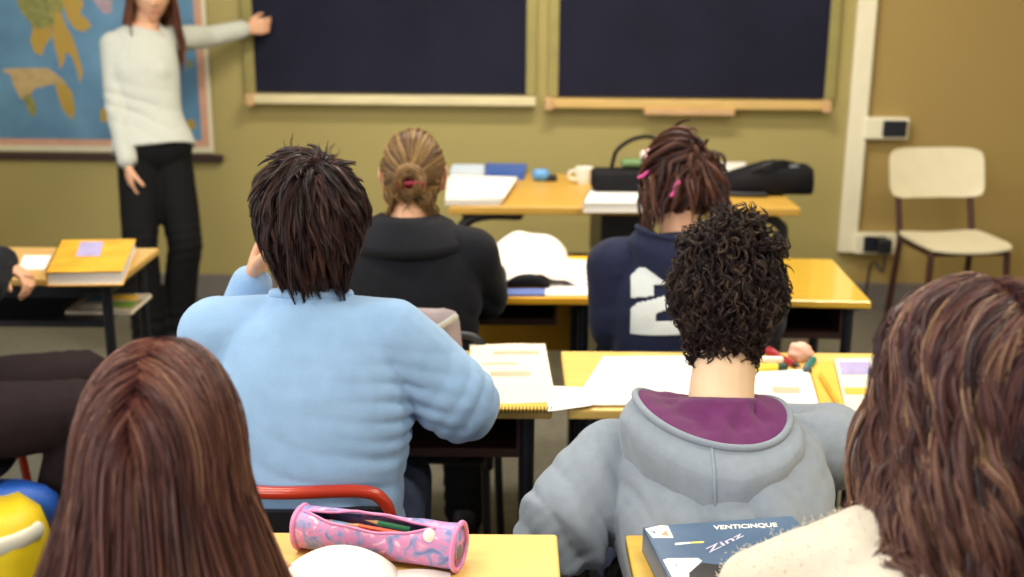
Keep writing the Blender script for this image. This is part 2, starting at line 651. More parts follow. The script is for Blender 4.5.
def fast_mesh(name, vs, fs, attrs, m, parent, origin):
    me = bpy.data.meshes.new(name)
    me.vertices.add(len(vs))
    me.vertices.foreach_set('co', (vs - np.array(origin)).astype(np.float32).ravel())
    me.loops.add(len(fs) * 4)
    me.loops.foreach_set('vertex_index', fs.astype(np.int32).ravel())
    me.polygons.add(len(fs))
    me.polygons.foreach_set('loop_start', (np.arange(len(fs)) * 4).astype(np.int32))
    me.polygons.foreach_set('use_smooth', [True] * len(fs))
    for k, a in attrs.items():
        at = me.attributes.new(k, 'FLOAT', 'POINT')
        at.data.foreach_set('value', a.astype(np.float32))
    me.materials.append(m)
    me.update(calc_edges=True)
    me.validate()
    ob = bpy.data.objects.new(name, me)
    COL.objects.link(ob)
    if parent:
        ob.parent = parent
    else:
        ob.location = origin
    return ob


def ell_push(p, c, r, R, lift):
    """push points out of an ellipsoid (radii r + lift); lift (N,1)"""
    q = (p - c) @ R
    rr = r + lift
    k = np.linalg.norm(q / rr, axis=-1, keepdims=True)
    s = np.where(k < 1, 1 / np.maximum(k, 1e-6), 1.0)
    return c + (q * s) @ R.T


HAIR_R = np.array([0.079, 0.099, 0.112])


class Hair:
    def __init__(self, p, radii=None, seed=1):
        self.c = np.array(p.head) + np.array(p.headR) @ np.array([0, -0.004, 0.008])
        self.R = np.array(p.headR)
        self.r = (HAIR_R if radii is None else np.array(radii)) * p.hs
        self.g = np.random.default_rng(seed)
        self.parts = []

    def scalp(self, n, region):
        out = []
        while len(out) < n:
            d = norm(self.g.normal(size=(n * 3, 3)))
            out.extend(d[region(d)])
        return np.array(out[:n])

    def cap(self, region, lift=0.004, rnd=0.05, dz=1.0):
        nu, nv = 64, 48
        th = np.linspace(0.03, PI - 0.03, nv)
        ph = np.linspace(0, 2 * PI, nu, endpoint=False)
        T, A = np.meshgrid(th, ph, indexing='ij')
        d = np.stack([np.sin(T) * np.cos(A), np.sin(T) * np.sin(A), np.cos(T)], -1).reshape(-1, 3)
        v = self.c + (d * (self.r + lift)) @ self.R.T
        ok = region(d)
        fs = []
        for i in range(nv - 1):
            for j in range(nu):
                f = [i * nu + j, i * nu + (j + 1) % nu, (i + 1) * nu + (j + 1) % nu, (i + 1) * nu + j]
                if all(ok[k] for k in f):
                    fs.append(f)
        self.parts.append((v, np.array(fs), np.full(len(v), rnd), np.zeros(len(v))))

    def grow(self, dirs, flow, L, S=10, lift=(0.004, 0.01), grav=0.0, colliders=(), stiff=0.8, start=None, extra=0.0, xlim=None, hug=0.0):
        """guides from the scalp: flow(d, p_local, t) gives a head-space comb direction"""
        g = self.g
        N = len(dirs)
        p = self.c + (dirs * self.r) @ self.R.T
        n = norm((dirs / self.r)) @ self.R.T
        f0 = flow(dirs, dirs, 0.0) @ self.R.T
        d = norm(f0 + (0.35 if start is None else start) * n)
        path = [p.copy()]
        L = np.broadcast_to(L, (N,)).astype(float)
        jit = norm(g.normal(size=(N, 3))) * extra
        for k in range(1, S + 1):
            t = k / S
            q = norm(((p - self.c) @ self.R) / self.r)
            f = flow(dirs, q, t) @ self.R.T
            d = norm(d * stiff + f * (1 - stiff) + np.array([0, 0, -grav * t]) + jit * (1 - stiff))
            p = p + d * (L / S)[:, None]
            lf = lift[0] + (lift[1] - lift[0]) * t
            lf = lf * (0.6 + 0.8 * self.lr[:, None]) if hasattr(self, 'lr') and len(self.lr) == N else np.full((N, 1), lf)
            p = ell_push(p, self.c, self.r, self.R, lf)
            if hug:
                q = (p - self.c) @ self.R
                rr = self.r + lf
                kk = np.linalg.norm(q / rr, axis=-1, keepdims=True)
                up = np.clip((q[:, 2:3] + 0.03) / 0.05, 0, 1) * hug
                p = self.c + (q * np.where(kk > 1, (1 + (kk - 1) * (1 - up)) / kk, 1.0)) @ self.R.T
            for (c, r, R) in colliders:
                p = ell_push(p, np.array(c), np.array(r), np.array(R), lf * 0.6)
            if xlim:
                # hair hangs close: soft limit on the sideways spread, growing downwards
                q = (p - self.c) @ self.R
                w = xlim[0] + (xlim[1] - xlim[0]) * np.clip((xlim[3] - q[:, 2]) / xlim[2], 0, 1)
                w = w * (0.88 + 0.18 * (self.lr if len(self.lr) == N else 0.5))
                ax = np.abs(q[:, 0])
                k = 0.72 * w
                q[:, 0] = np.sign(q[:, 0]) * np.where(ax > k, k + (w - k) * np.tanh((ax - k) / (w - k)), ax)
                p = self.c + q @ self.R.T
            path.append(p.copy())
        return np.stack(path, 1)

    def clumps(self, guides, m, r0=0.006, r1=0.002, width=0.0006, wave=(0, 1), curl=(0, 1), rnd=None, taper=0.35, frizz=0.0, fill=0.0, rspread=0.25, lenvar=0.0):
        g = self.g
        N, S, _ = guides.shape
        t = np.linspace(0, 1, S)[None, :, None]
        tg = norm(np.gradient(guides, axis=1))
        a = norm(g.normal(size=(N, 1, 3)))
        a = norm(a - tg * (tg * a).sum(-1, keepdims=True))
        b = np.cross(tg, a)
        ph = g.uniform(0, 2 * PI, size=(N, 1, 1))
        gd = guides.copy()
        if wave[0]:
            fr = wave[1] * g.uniform(0.8, 1.2, size=(N, 1, 1))
            gd = gd + a * wave[0] * np.minimum(1, t * 1.6) * np.sin(2 * PI * fr * t + ph)
            gd = gd + b * 0.6 * wave[0] * np.minimum(1, t * 1.6) * np.cos(2 * PI * fr * t + ph)
        if curl[0]:
            tw = curl[1] * g.uniform(0.7, 1.3, size=(N, 1, 1)) * np.where(g.random((N, 1, 1)) < 0.5, -1, 1)
            an = 2 * PI * tw * t + ph
            gd = gd + curl[0] * np.minimum(1, t * 3) * (a * np.cos(an) + b * np.sin(an) - a * np.cos(ph) - b * np.sin(ph))
        rg = g.random(N) if rnd is None else rnd
        if fill:
            self.parts.append(strand_arrays(gd, fill * np.broadcast_to((1 - 0.7 * np.linspace(0, 1, S) ** 2)[None], (N, S)) * 1.0, rg * 0.65))
        off = norm(g.normal(size=(N, m, 1, 3))) * np.sqrt(g.random((N, m, 1, 1)))
        rad = (r0 + (r1 - r0) * np.linspace(0, 1, S) ** 0.8)[None, None, :, None]
        ch = gd[:, None] + off * rad
        if lenvar:
            # shorter or longer tips
            k = 1 - lenvar * g.random((N, m, 1))
            idx = np.linspace(0, 1, S)[None, None, :] * k * (S - 1)
            i0 = np.clip(idx.astype(int), 0, S - 2)
            fr = (idx - i0)[..., None]
            ch = np.take_along_axis(ch, i0[..., None].repeat(3, -1), 2) * (1 - fr) + np.take_along_axis(ch, (i0 + 1)[..., None].repeat(3, -1), 2) * fr
        if frizz:
            f = norm(g.normal(size=(N, m, 1, 3)))
            f2 = norm(g.normal(size=(N, m, 1, 3)))
            tt = t[:, None]
            ch = ch + frizz * (f * np.sin(tt * 7 + f2[..., :1] * 5) + f2 * tt ** 2)
        ch = ch.reshape(N * m, S, 3)
        w = width * (1 - (1 - taper) * np.linspace(0, 1, S) ** 1.5)
        rr = np.clip(np.repeat(rg, m) + g.normal(size=N * m) * rspread, 0, 1)
        self.parts.append(strand_arrays(ch, np.broadcast_to(w[None], (N * m, S)) * g.uniform(0.7, 1.25, size=(N * m, 1)), rr))

    def raw(self, paths, width, rnd):
        N, S, _ = paths.shape
        w = width * (1 - 0.6 * np.linspace(0, 1, S) ** 2)
        self.parts.append(strand_arrays(paths, np.broadcast_to(w[None], (N, S)), rnd))

    def build(self, m, parent, origin, name='hair'):
        o = 0
        V_, F_, R_, T_ = [], [], [], []
        for v, f, r, t in self.parts:
            V_.append(v)
            F_.append(f + o)
            R_.append(r)
            T_.append(t)
            o += len(v)
        return fast_mesh(name, np.vstack(V_), np.vstack(F_), {'strand_rnd': np.concatenate(R_), 'strand_t': np.concatenate(T_)}, m, parent, origin)


def region_full(nape=-0.62, front=0.15, k=0.75, ear=True):
    def f(d):
        ok = (d[:, 1] < front + k * d[:, 2]) & (d[:, 2] > nape)
        if ear:
            ok &= ~((np.abs(d[:, 0]) > 0.80) & (d[:, 2] < 0.12) & (d[:, 2] > -0.5) & (d[:, 1] > -0.35))
            ok &= ~((d[:, 2] < -0.1) & (d[:, 1] > -0.25))
        return ok
    return f
# ================================================================ materials
M = {}
M['floor'] = mat('floor_tiles', rgb(108, 104, 94), 0.35, 0.18, 30)
M['ceil'] = mat('ceiling_paint', rgb(232, 226, 210), 0.9, 0.03)
M['baseboard'] = mat('grey_baseboard', rgb(120, 112, 108), 0.6, 0.08)
M['conduit'] = mat('cream_plastic_conduit', rgb(240, 232, 205), 0.45, 0.03)
M['socket'] = mat('dark_socket', rgb(22, 24, 38), 0.5, 0.1)
M['board'] = mat('slate_board', rgb(24, 24, 44), 0.85, 0.22, 2.2, col2=rgb(29, 30, 50), spec=0.25)
M['board_frame'] = mat('pale_board_frame', rgb(150, 140, 82), 0.6, 0.08)
M['ledge'] = mat('ledge_wood', rgb(226, 212, 168), 0.6, 0.1, 6, stretch=(1, 8, 8))
M['ledge_y'] = mat('ledge_wood_yellow', rgb(214, 178, 110), 0.6, 0.1, 6, stretch=(1, 8, 8))
M['wood_block'] = mat('pale_pink_wood', rgb(205, 165, 120), 0.7, 0.08)
M['black'] = mat('black_metal', rgb(20, 21, 28), 0.45, 0.1)
M['navy_metal'] = mat('blue_black_metal', rgb(24, 26, 38), 0.45, 0.1)
M['brown_metal'] = mat('dark_brown_metal', rgb(56, 32, 28), 0.5, 0.1)
M['red_tube'] = mat('red_painted_tube', rgb(176, 48, 26), 0.28, 0.08, coat=0.4)
M['desk_y'] = mat('yellow_laminate', rgb(226, 180, 56), 0.3, 0.06, 4, stretch=(1, 14, 1), coat=0.9)
M['desk_c'] = mat('pale_yellow_laminate', rgb(232, 196, 112), 0.3, 0.05, 4, stretch=(1, 14, 1))
M['desk_w'] = mat('tan_laminate', rgb(206, 164, 92), 0.35, 0.08, 4, stretch=(1, 14, 1))
M['desk_t'] = mat('teacher_desk_wood', rgb(204, 160, 72), 0.4, 0.08, 4, stretch=(1, 14, 1))
M['orange_ply'] = mat('orange_plywood', rgb(248, 182, 40), 0.5, 0.08, 4, stretch=(1, 10, 1))
M['cream_ply'] = mat('cream_plastic_seat', rgb(236, 226, 196), 0.45, 0.04)
M['dark_ply'] = mat('dark_plywood', rgb(26, 22, 28), 0.5, 0.15)
M['brown_leg'] = mat('brown_chair_leg', rgb(62, 28, 24), 0.4, 0.1)
M['paper'] = mat('white_paper', rgb(238, 234, 228), 0.7, 0.015, 3)
M['paper_c'] = mat('cream_page', rgb(238, 226, 204), 0.7, 0.03, 9)
M['paper_ink'] = mat('faint_orange_print', rgb(224, 176, 150), 0.7, 0.08, 40)
M['yellow_page'] = mat('yellow_page', rgb(228, 184, 72), 0.6, 0.05, 10)
M['lilac'] = mat('lilac_print', rgb(170, 160, 205), 0.6, 0.15, 30)
M['blue_cover'] = mat('blue_folder', rgb(58, 96, 176), 0.4, 0.1)
M['yellow_cover'] = mat('yellow_cover', rgb(224, 158, 26), 0.4, 0.12, 14, col2=rgb(236, 182, 50))
M['white_plastic'] = mat('white_plastic', rgb(240, 238, 232), 0.4, 0.02)
M['black_cloth'] = mat('black_bag_cloth', rgb(11, 11, 18), 0.8, 0.2, 20, bump=0.3, spec=0.3)
M['skin'] = mat('skin', rgb(226, 172, 138), 0.5, 0.06, 14, sss=0.08)
M['skin_pale'] = mat('skin_pale', rgb(238, 204, 170), 0.5, 0.05, 14, sss=0.08)
M['eye_white'] = mat('eye_white', rgb(236, 232, 226), 0.25, 0.02)
M['iris'] = mat('brown_iris', rgb(48, 30, 22), 0.2, 0.05)
M['brow'] = mat('dark_brow', rgb(50, 32, 26), 0.7, 0.1)
M['lips'] = mat('lip_pink', rgb(190, 104, 96), 0.4, 0.06)
M['rubber'] = mat('sole_rubber', rgb(34, 32, 32), 0.8, 0.1)
M['shoe_d'] = mat('dark_shoe', rgb(26, 24, 28), 0.5, 0.1)
M['shoe_w'] = mat('grey_shoe', rgb(150, 148, 146), 0.6, 0.1)


def wall_paint():
    """olive paint up to the conduit, base colour shifting to ochre beyond it, roller mottling over both"""
    m, nt, b = new_mat('olive_wall_paint')
    N, L = nt.nodes, nt.links
    tc = N.new('ShaderNodeTexCoord')
    sx = N.new('ShaderNodeSeparateXYZ')
    L.new(tc.outputs['Object'], sx.inputs['Vector'])
    mr = N.new('ShaderNodeMapRange')
    mr.inputs['From Min'].default_value = WALL_SPLIT - 0.03
    mr.inputs['From Max'].default_value = WALL_SPLIT + 0.03
    L.new(sx.outputs['X'], mr.inputs['Value'])
    mx = N.new('ShaderNodeMix')
    mx.data_type = 'RGBA'
    mx.inputs['A'].default_value = rgb(172, 157, 98)
    mx.inputs['B'].default_value = rgb(168, 142, 84)
    L.new(mr.outputs['Result'], mx.inputs['Factor'])
    nz = N.new('ShaderNodeTexNoise')
    nz.inputs['Scale'].default_value = 2.0
    nz.inputs['Detail'].default_value = 6
    L.new(tc.outputs['Object'], nz.inputs['Vector'])
    m2 = N.new('ShaderNodeMix')
    m2.data_type = 'RGBA'
    m2.blend_type = 'MULTIPLY'
    m2.inputs['Factor'].default_value = 0.25
    L.new(mx.outputs['Result'], m2.inputs['A'])
    L.new(nz.outputs['Color'], m2.inputs['B'])
    cr = N.new('ShaderNodeValToRGB')
    cr.color_ramp.elements[0].color = (0.75, 0.75, 0.75, 1)
    cr.color_ramp.elements[1].color = (1, 1, 1, 1)
    L.new(nz.outputs['Fac'], cr.inputs['Fac'])
    L.new(cr.outputs['Color'], m2.inputs['B'])
    L.new(m2.outputs['Result'], b.inputs['Base Color'])
    b.inputs['Roughness'].default_value = 0.75
    return m


# ================================================================ the room
wa, wb = H(250, 100, 1.02), H(830, 105.5, 1.02)
WE = V((wb.x - wa.x, wb.y - wa.y, 0)).normalized()      # along the wall, to the right
WN = V((WE.y, -WE.x, 0))                                # into the room
W_ANG = math.atan2(WE.y, WE.x)
W0 = V((wa.x, wa.y, 0))


def wall_sz(px, py, off=0.0):
    """where the view ray meets the plane 'off' in front of the front wall -> (along, height)"""
    d = ray(px, py)
    t = (W0 + WN * off - C0).dot(WN) / d.dot(WN)
    q = C0 + d * t
    return (q - W0).dot(WE), q.z


def wp(s, z, off=0.0):
    return W0 + WE * s + WN * off + V((0, 0, z))


print('WALL angle', math.degrees(W_ANG), wa, wb)
WALL_SPLIT = wall_sz(866, 60)[0]
ROT_W = Matrix.Rotation(W_ANG, 3, 'Z')
M['wall'] = wall_paint()


def wbox(mb, s0, s1, z0, z1, d0, d1, mi=0, bev=0.0):
    """box on the front wall in wall coordinates; d0..d1 distance into the room. Local frame of an Empty/mesh at W0 turned by W_ANG"""
    mb.box(((s0 + s1) / 2, -(d0 + d1) / 2, (z0 + z1) / 2), (abs(s1 - s0), abs(d1 - d0), abs(z1 - z0)), mi, None, bev)


def on_wall(ob):
    ob.location = W0
    ob.rotation_euler = (0, 0, W_ANG)
    return ob


b = MB()
wbox(b, -3.2, 5.2, -0.02, 3.15, -0.12, 0)
struct(on_wall(b.build('wall_front', M['wall'])))
b = MB()
wbox(b, -3.2, 5.2, 0, 0.13, 0, 0.014, bev=0.003)
struct(on_wall(b.build('baseboard_front', M['baseboard'])))
XL, XR = -2.9, 3.6
YF = 6.4
b = MB().box((0.35, 2.2, -0.05), (6.5, 8.4, 0.1))
fl = struct(b.build('floor', M['floor']))
b = MB().box((0.35, 2.2, 3.2), (6.5, 8.4, 0.1))
struct(b.build('ceiling', M['ceil']))
M['side_wall'] = mat('side_wall_paint', rgb(196, 186, 140), 0.8, 0.05)
b = MB().box((3.65, 2.2, 1.575), (0.1, 8.4, 3.15))
struct(b.build('wall_right', M['side_wall']))
b = MB()
for (y0, y1, z0, z1) in ((-2.0, 6.4, 0, 0.95), (-2.0, 6.4, 2.75, 3.15), (-2.0, -1.2, 0.95, 2.75), (1.4, 2.0, 0.95, 2.75), (4.6, 6.4, 0.95, 2.75)):
    b.box((-2.95, (y0 + y1) / 2, (z0 + z1) / 2), (0.1, y1 - y0, z1 - z0))
struct(b.build('wall_left', M['side_wall']))

# ---------------------------------------------------------------- blackboards
def blackboard(pl, pr, pb, label, mid):
    s0, zb = wall_sz(pl, pb[0])
    s1, _ = wall_sz(pr, pb[1])
    zb = (wall_sz(pl, pb[0])[1] + wall_sz(pr, pb[1])[1]) / 2
    zt = zb + 1.0
    t = on_wall(thing('blackboard', label, 'blackboard', group='blackboards on the front wall'))
    m = MB()
    wbox(m, s0 - 0.005, s1 + 0.005, zb - 0.005, zt, 0.002, 0.022)
    m.build('slate', M['board'], t)
    m = MB()
    w = 0.05
    for q in ((s0 - w, s0, zb - 0.01, zt + w), (s1, s1 + w, zb - 0.01, zt + w), (s0, s1, zt, zt + w)):
        wbox(m, *q, 0.0, 0.030, bev=0.004)
    m.build('board_frame', M['board_frame'], t)
    return s0, s1, zb


B1 = blackboard(257, 526, (90, 93), 'dark slate blackboard the woman in white is touching', True)
B2 = blackboard(558, 823, (95, 97), 'dark slate blackboard nearer the cream cable conduit', True)


def chalk_ledge(p0, p1, ya, yb, m, label, block=None, stops=()):
    s0, za = wall_sz(p0, ya, 0.05)
    s1, zb = wall_sz(p1, yb, 0.05)
    z = (za + zb) / 2
    t = on_wall(thing('chalk_ledge', label, 'chalk ledge', group='chalk ledges under the blackboards'))
    q = MB()
    wbox(q, s0, s1, z - 0.022, z + 0.022, 0.0, 0.075, bev=0.006)
    q.build('rail', m, t)
    for px in stops:
        s, _ = wall_sz(px, ya, 0.05)
        q = MB()
        wbox(q, s - 0.02, s + 0.02, z - 0.032, z + 0.026, 0.0, 0.09, bev=0.006)
        q.build('end_cap', M['wood_block'], t)
    if block:
        a, _ = wall_sz(block[0], block[2], 0.05)
        c, _ = wall_sz(block[1], block[2], 0.05)
        q = MB()
        wbox(q, a, c, z - 0.050, z - 0.020, 0.0, 0.085, bev=0.004)
        q.build('wooden_block', M['wood_block'], t)


chalk_ledge(249, 536, 98.5, 101.5, M['ledge'], 'pale wooden chalk ledge below the blackboard the woman touches', None, (251,))
chalk_ledge(546, 829, 102.5, 106, M['ledge_y'], 'yellowish chalk ledge with a wooden block fixed under its middle', (644, 734, 110), (549, 826))

# ---------------------------------------------------------------- conduit with two sockets
t = on_wall(thing('cable_conduit', 'cream plastic cable conduit running up the wall beside the chair', 'conduit'))
s_b, z_b = wall_sz(850, 235, 0.03)
s_c, z_c = wall_sz(866, 5, 0.03)
sc_ = (s_b + s_c) / 2
z_up = wall_sz(880, 128, 0.03)[1]
z_lo = wall_sz(870, 243, 0.03)[1]
q = MB()
wbox(q, sc_ - 0.045, sc_ + 0.045, z_lo - 0.05, 3.1, 0.0, 0.04, bev=0.006)
q.build('upright_trunking', M['conduit'], t)
for zz, p1, so in ((z_up, 909, (883, 907)), (z_lo, 897, (874, 896))):
    q = MB()
    e, _ = wall_sz(p1, 128 if zz == z_up else 243, 0.05)
    wbox(q, sc_ + 0.03, e, zz - 0.053, zz + 0.053, 0.0, 0.055, bev=0.008)
    bx = q.build('socket_box', M['conduit'], t)
    q = MB()
    a, _ = wall_sz(so[0], 128, 0.06)
    c, _ = wall_sz(so[1], 128, 0.06)
    wbox(q, a, c, zz - 0.04, zz + 0.04, 0.05, 0.066, bev=0.006)
    q.build('socket_face', M['socket'], bx)
t2 = on_wall(thing('power_plug', 'black plug and hanging cord in the lower wall socket', 'plug'))
a, _ = wall_sz(884, 243, 0.09)
q = MB()
wbox(q, a - 0.035, a + 0.035, z_lo - 0.036, z_lo + 0.036, 0.066, 0.125, bev=0.012)
q.build('plug_body', M['black'], t2)
q = MB()
q.tube([V((a, -0.12, z_lo - 0.02)), V((a - 0.01, -0.14, z_lo - 0.12)), V((a - 0.05, -0.08, 0.25)), V((a - 0.08, -0.06, 0.02)), V((a - 0.25, -0.06, 0.008))], 0.006, n=8, smooth=24)
q.build('cord', M['black'], t2, smooth=True)

# ---------------------------------------------------------------- the wall map
s0, z0 = wall_sz(-60, 146, 0.02)
s1, z1 = wall_sz(206, 140, 0.02)
ms0, ms1 = s0 - 0.2, wall_sz(213, 140, 0.02)[0]
mz0 = wall_sz(100, 152, 0.02)[1]
mz1 = mz0 + 1.15
t = on_wall(thing('wall_map', 'large colourful world map hanging behind the woman in white', 'map'))
M['map_margin'] = mat('map_cream_margin', rgb(226, 216, 186), 0.6, 0.03)
M['map_pink'] = mat('map_pink_border', rgb(212, 160, 134), 0.6, 0.08, 30)
M['map_sea'] = mat('map_sea', rgb(84, 132, 172), 0.5, 0.14, 5, col2=rgb(104, 150, 184))
M['map_green'] = mat('map_green_land', rgb(126, 134, 74), 0.6, 0.25, 26, col2=rgb(160, 152, 78))
M['map_yellow'] = mat('map_yellow_land', rgb(196, 152, 52), 0.6, 0.15, 30, col2=rgb(176, 150, 66))
M['map_tan'] = mat('map_tan_land', rgb(188, 158, 104), 0.6, 0.12, 26, col2=rgb(196, 170, 122))
M['map_mauve'] = mat('map_mauve_land', rgb(172, 150, 160), 0.6, 0.12, 26)
q = MB()
wbox(q, ms0, ms1, mz0, mz1, 0.006, 0.012, 0)
pk = 0.022
wbox(q, ms0 + 0.02, ms1 - pk, mz0 + 0.03, mz1 - 0.03, 0.012, 0.0128, 1)
wbox(q, ms0 + 0.05, ms1 - pk - 0.036, mz0 + 0.062, mz1 - 0.06, 0.0128, 0.0136, 2)
sh = q.build('map_sheet', [M['map_margin'], M['map_pink'], M['map_sea']], t)


def land(pts, m, lift):
    poly = [wall_sz(*p, 0.0136) for p in pts]
    a = sum(poly[i][0] * poly[(i + 1) % len(poly)][1] - poly[(i + 1) % len(poly)][0] * poly[i][1] for i in range(len(poly)))
    if a < 0:
        poly = poly[::-1]
    qq = MB().prism(poly, lambda s, z: V((s, -0.0130, z)), lambda s, z: V((s, -0.0136 - lift, z)))
    qq.build('landmass', m, sh)


land([(14, -30), (18, 6), (24, 16), (30, 22), (34, 34), (46, 36), (54, 28), (60, 18), (64, 4), (66, -30)], M['map_green'], 0.0004)
land([(33, 28), (30, 40), (34, 52), (42, 56), (45, 46), (52, 36), (50, 26), (40, 30)], M['map_yellow'], 0.0007)
land([(56, 10), (52, 34), (54, 44), (58, 58), (60, 70), (64, 62), (66, 52), (72, 56), (77, 70), (80, 84), (83, 72), (78, 54), (72, 36), (66, 26), (62, 14)], M['map_yellow'], 0.0009)
land([(62, 2), (68, 20), (76, 30), (84, 32), (92, 26), (86, 18), (80, 14), (84, 4), (78, -8), (68, -12)], M['map_yellow'], 0.0006)
land([(84, -30), (88, -8), (96, 4), (104, 14), (112, 12), (112, -30)], M['map_mauve'], 0.0005)
land([(3, 69), (3, 72), (10, 74), (14, 86), (20, 98), (28, 102), (32, 92), (36, 88), (46, 86), (54, 84), (60, 88), (66, 82), (56, 74), (48, 68), (20, 68)], M['map_tan'], 0.0004)
land([(22, 96), (28, 110), (32, 118), (37, 112), (35, 102), (30, 94)], M['map_green'], 0.0006)
land([(55, 84), (58, 96), (62, 108), (68, 116), (73, 120), (75, 108), (72, 92), (66, 84)], M['map_yellow'], 0.0006)
land([(100, 110), (101, 122), (107, 122), (108, 112), (104, 108)], M['map_yellow'], 0.0006)
land([(187, 120), (186, 128), (191, 131), (196, 126), (193, 119)], M['map_yellow'], 0.0006)
land([(186, 62), (188, 68), (193, 66), (191, 60)], M['map_green'], 0.0005)
q = MB()
zr = wall_sz(100, 157.5, 0.03)[1]
wbox(q, ms0 - 0.05, wall_sz(222, 160, 0.03)[0], zr - 0.018, zr + 0.018, 0.0, 0.03, bev=0.004)
tag(on_wall(q.build('wall_rail', M['brown_metal'])), 'dark narrow rail on the wall under the map', 'rail')

# ---------------------------------------------------------------- desks
DH = 0.76


def make_desk(loc, rz, label, group, w, d, top, metal, panel=None, tray=True, traym=None, th=0.115, tw=0.03, sides=True):
    t = thing('school_desk', label, 'desk', loc, rz, group)
    MB().box((0, 0, DH - 0.011), (w, d, 0.022), bev=0.005, seg=3).build('tabletop', top, t)
    x, y = w / 2 - 0.05, d / 2 - 0.045
    for sx in (-1, 1):
        MB().box((sx * x, 0, DH - 0.04), (0.028, 2 * y, 0.034), bev=0.004).build('top_rail', metal, t)
        MB().box((sx * x, 0, 0.11), (0.026, 2 * y, 0.026), bev=0.004).build('foot_rail', metal, t)
    MB().box((0, y, DH - 0.04), (2 * x, 0.026, 0.034), bev=0.004).build('cross_rail', metal, t)
    for sx in (-1, 1):
        for sy in (-1, 1):
            lg = MB().tube([V((sx * x, sy * y, 0.02)), V((sx * x, sy * y, DH - 0.023))], 0.0155, n=12, caps=False).build('leg', metal, t, smooth=True, angle=40)
            MB().tube([V((sx * x, sy * y, 0.0)), V((sx * x, sy * y, 0.03))], 0.019, n=12, caps=False).build('rubber_foot', M['rubber'], lg)
    if tray:
        tr = MB()
        zz = DH - th
        tr.box((0, -0.01, zz), (2 * x - tw, d - 0.10, 0.008))
        tr.box((0, y - 0.03, zz + th / 2 - 0.02), (2 * x - tw, 0.008, th - 0.04))
        for sx in (-1, 1) if sides else (-1,):
            tr.box((sx * (x - 0.003 - tw / 2), -0.01, zz + th / 2 - 0.015), (0.008, d - 0.10, th - 0.03))
        tr.box((0, -d / 2 + 0.042, zz + 0.003), (2 * x - tw, 0.008, 0.018))
        tr.build('book_tray', traym or metal, t)
    if panel:
        MB().box((0, y + 0.024, DH - 0.165), (w - 0.01, 0.014, 0.285), bev=0.004).build('front_panel', panel, t)
    return t


def desk_at(pn, zn, pf, zf, **k):
    """near and far edge depths; pn=(left px, right px) of the near edge"""
    yn = (zn - (CAM_H - DH) * SP) / CP
    yf = (zf - (CAM_H - DH) * SP) / CP
    x0, x1 = ((p - 512) * zn / F_PX for p in pn)
    return make_desk(((x0 + x1) / 2, (yn + yf) / 2, 0), k.pop('rz', 0.0), w=x1 - x0, d=yf - yn, **k)


G = 'school desks in rows'
zc_at = lambda py: (CAM_H - DH) * F_PX / CP / (py + 20.0)
R1F, R2N, R2F, R3N, R3F = zc_at(533), zc_at(409), zc_at(350), zc_at(297), zc_at(255)
R1N = R1F - 0.46
print('desk zc', R1N, R1F, R2N, R2F, R3N, R3F)
px1 = lambda x_far, zf, zn: 512 + (x_far - 512) * zf / zn      # same side edge, moved from the far to the near depth
e = px1(559, R1F, R1N)
D1L = desk_at((e - 0.72 * F_PX / R1N, e), R1N, None, R1F, label='yellow school desk holding the pink pencil case', group=G, top=M['desk_c'], metal=M['navy_metal'])
e = px1(627, R1F, R1N)
D1R = desk_at((e, e + 0.72 * F_PX / R1N), R1N, None, R1F, label='yellow school desk holding the blue hardback book', group=G, top=M['desk_y'], metal=M['navy_metal'])
D2L = desk_at((552 - 0.72 * F_PX / R2N, 553), R2N, None, R2F, label='school desk in front of the boy in the light blue sweater', group=G, top=M['desk_c'], metal=M['navy_metal'], traym=M['brown_metal'])
D2R = desk_at((569, 569 + 0.74 * F_PX / R2N), R2N, None, R2F, label='school desk in front of the boy in the grey hoodie', group=G, top=M['desk_c'], metal=M['navy_metal'])
D3L = desk_at((603 - 0.72 * F_PX / R3N, 603), R3N, None, R3F, label='desk with an orange front panel and a pile of white papers', group=G, top=M['orange_ply'], metal=M['navy_metal'], panel=M['orange_ply'], traym=M['brown_metal'], th=0.085, tw=0.15)
D3R = desk_at((609, 875), R3N, None, R3F, label='bare shiny yellow desk in front of the student in the navy hoodie', group=G, top=M['desk_y'], metal=M['navy_metal'], traym=M['brown_metal'], rz=math.radians(-3))
zn, zf = zc_at(282), zc_at(250)
D4 = desk_at((117 - 0.75 * F_PX / zn, 117), zn, None, zf, label='tan desk below the map with a yellow book on it', group=G, top=M['desk_w'], metal=M['navy_metal'], th=0.15, sides=False)

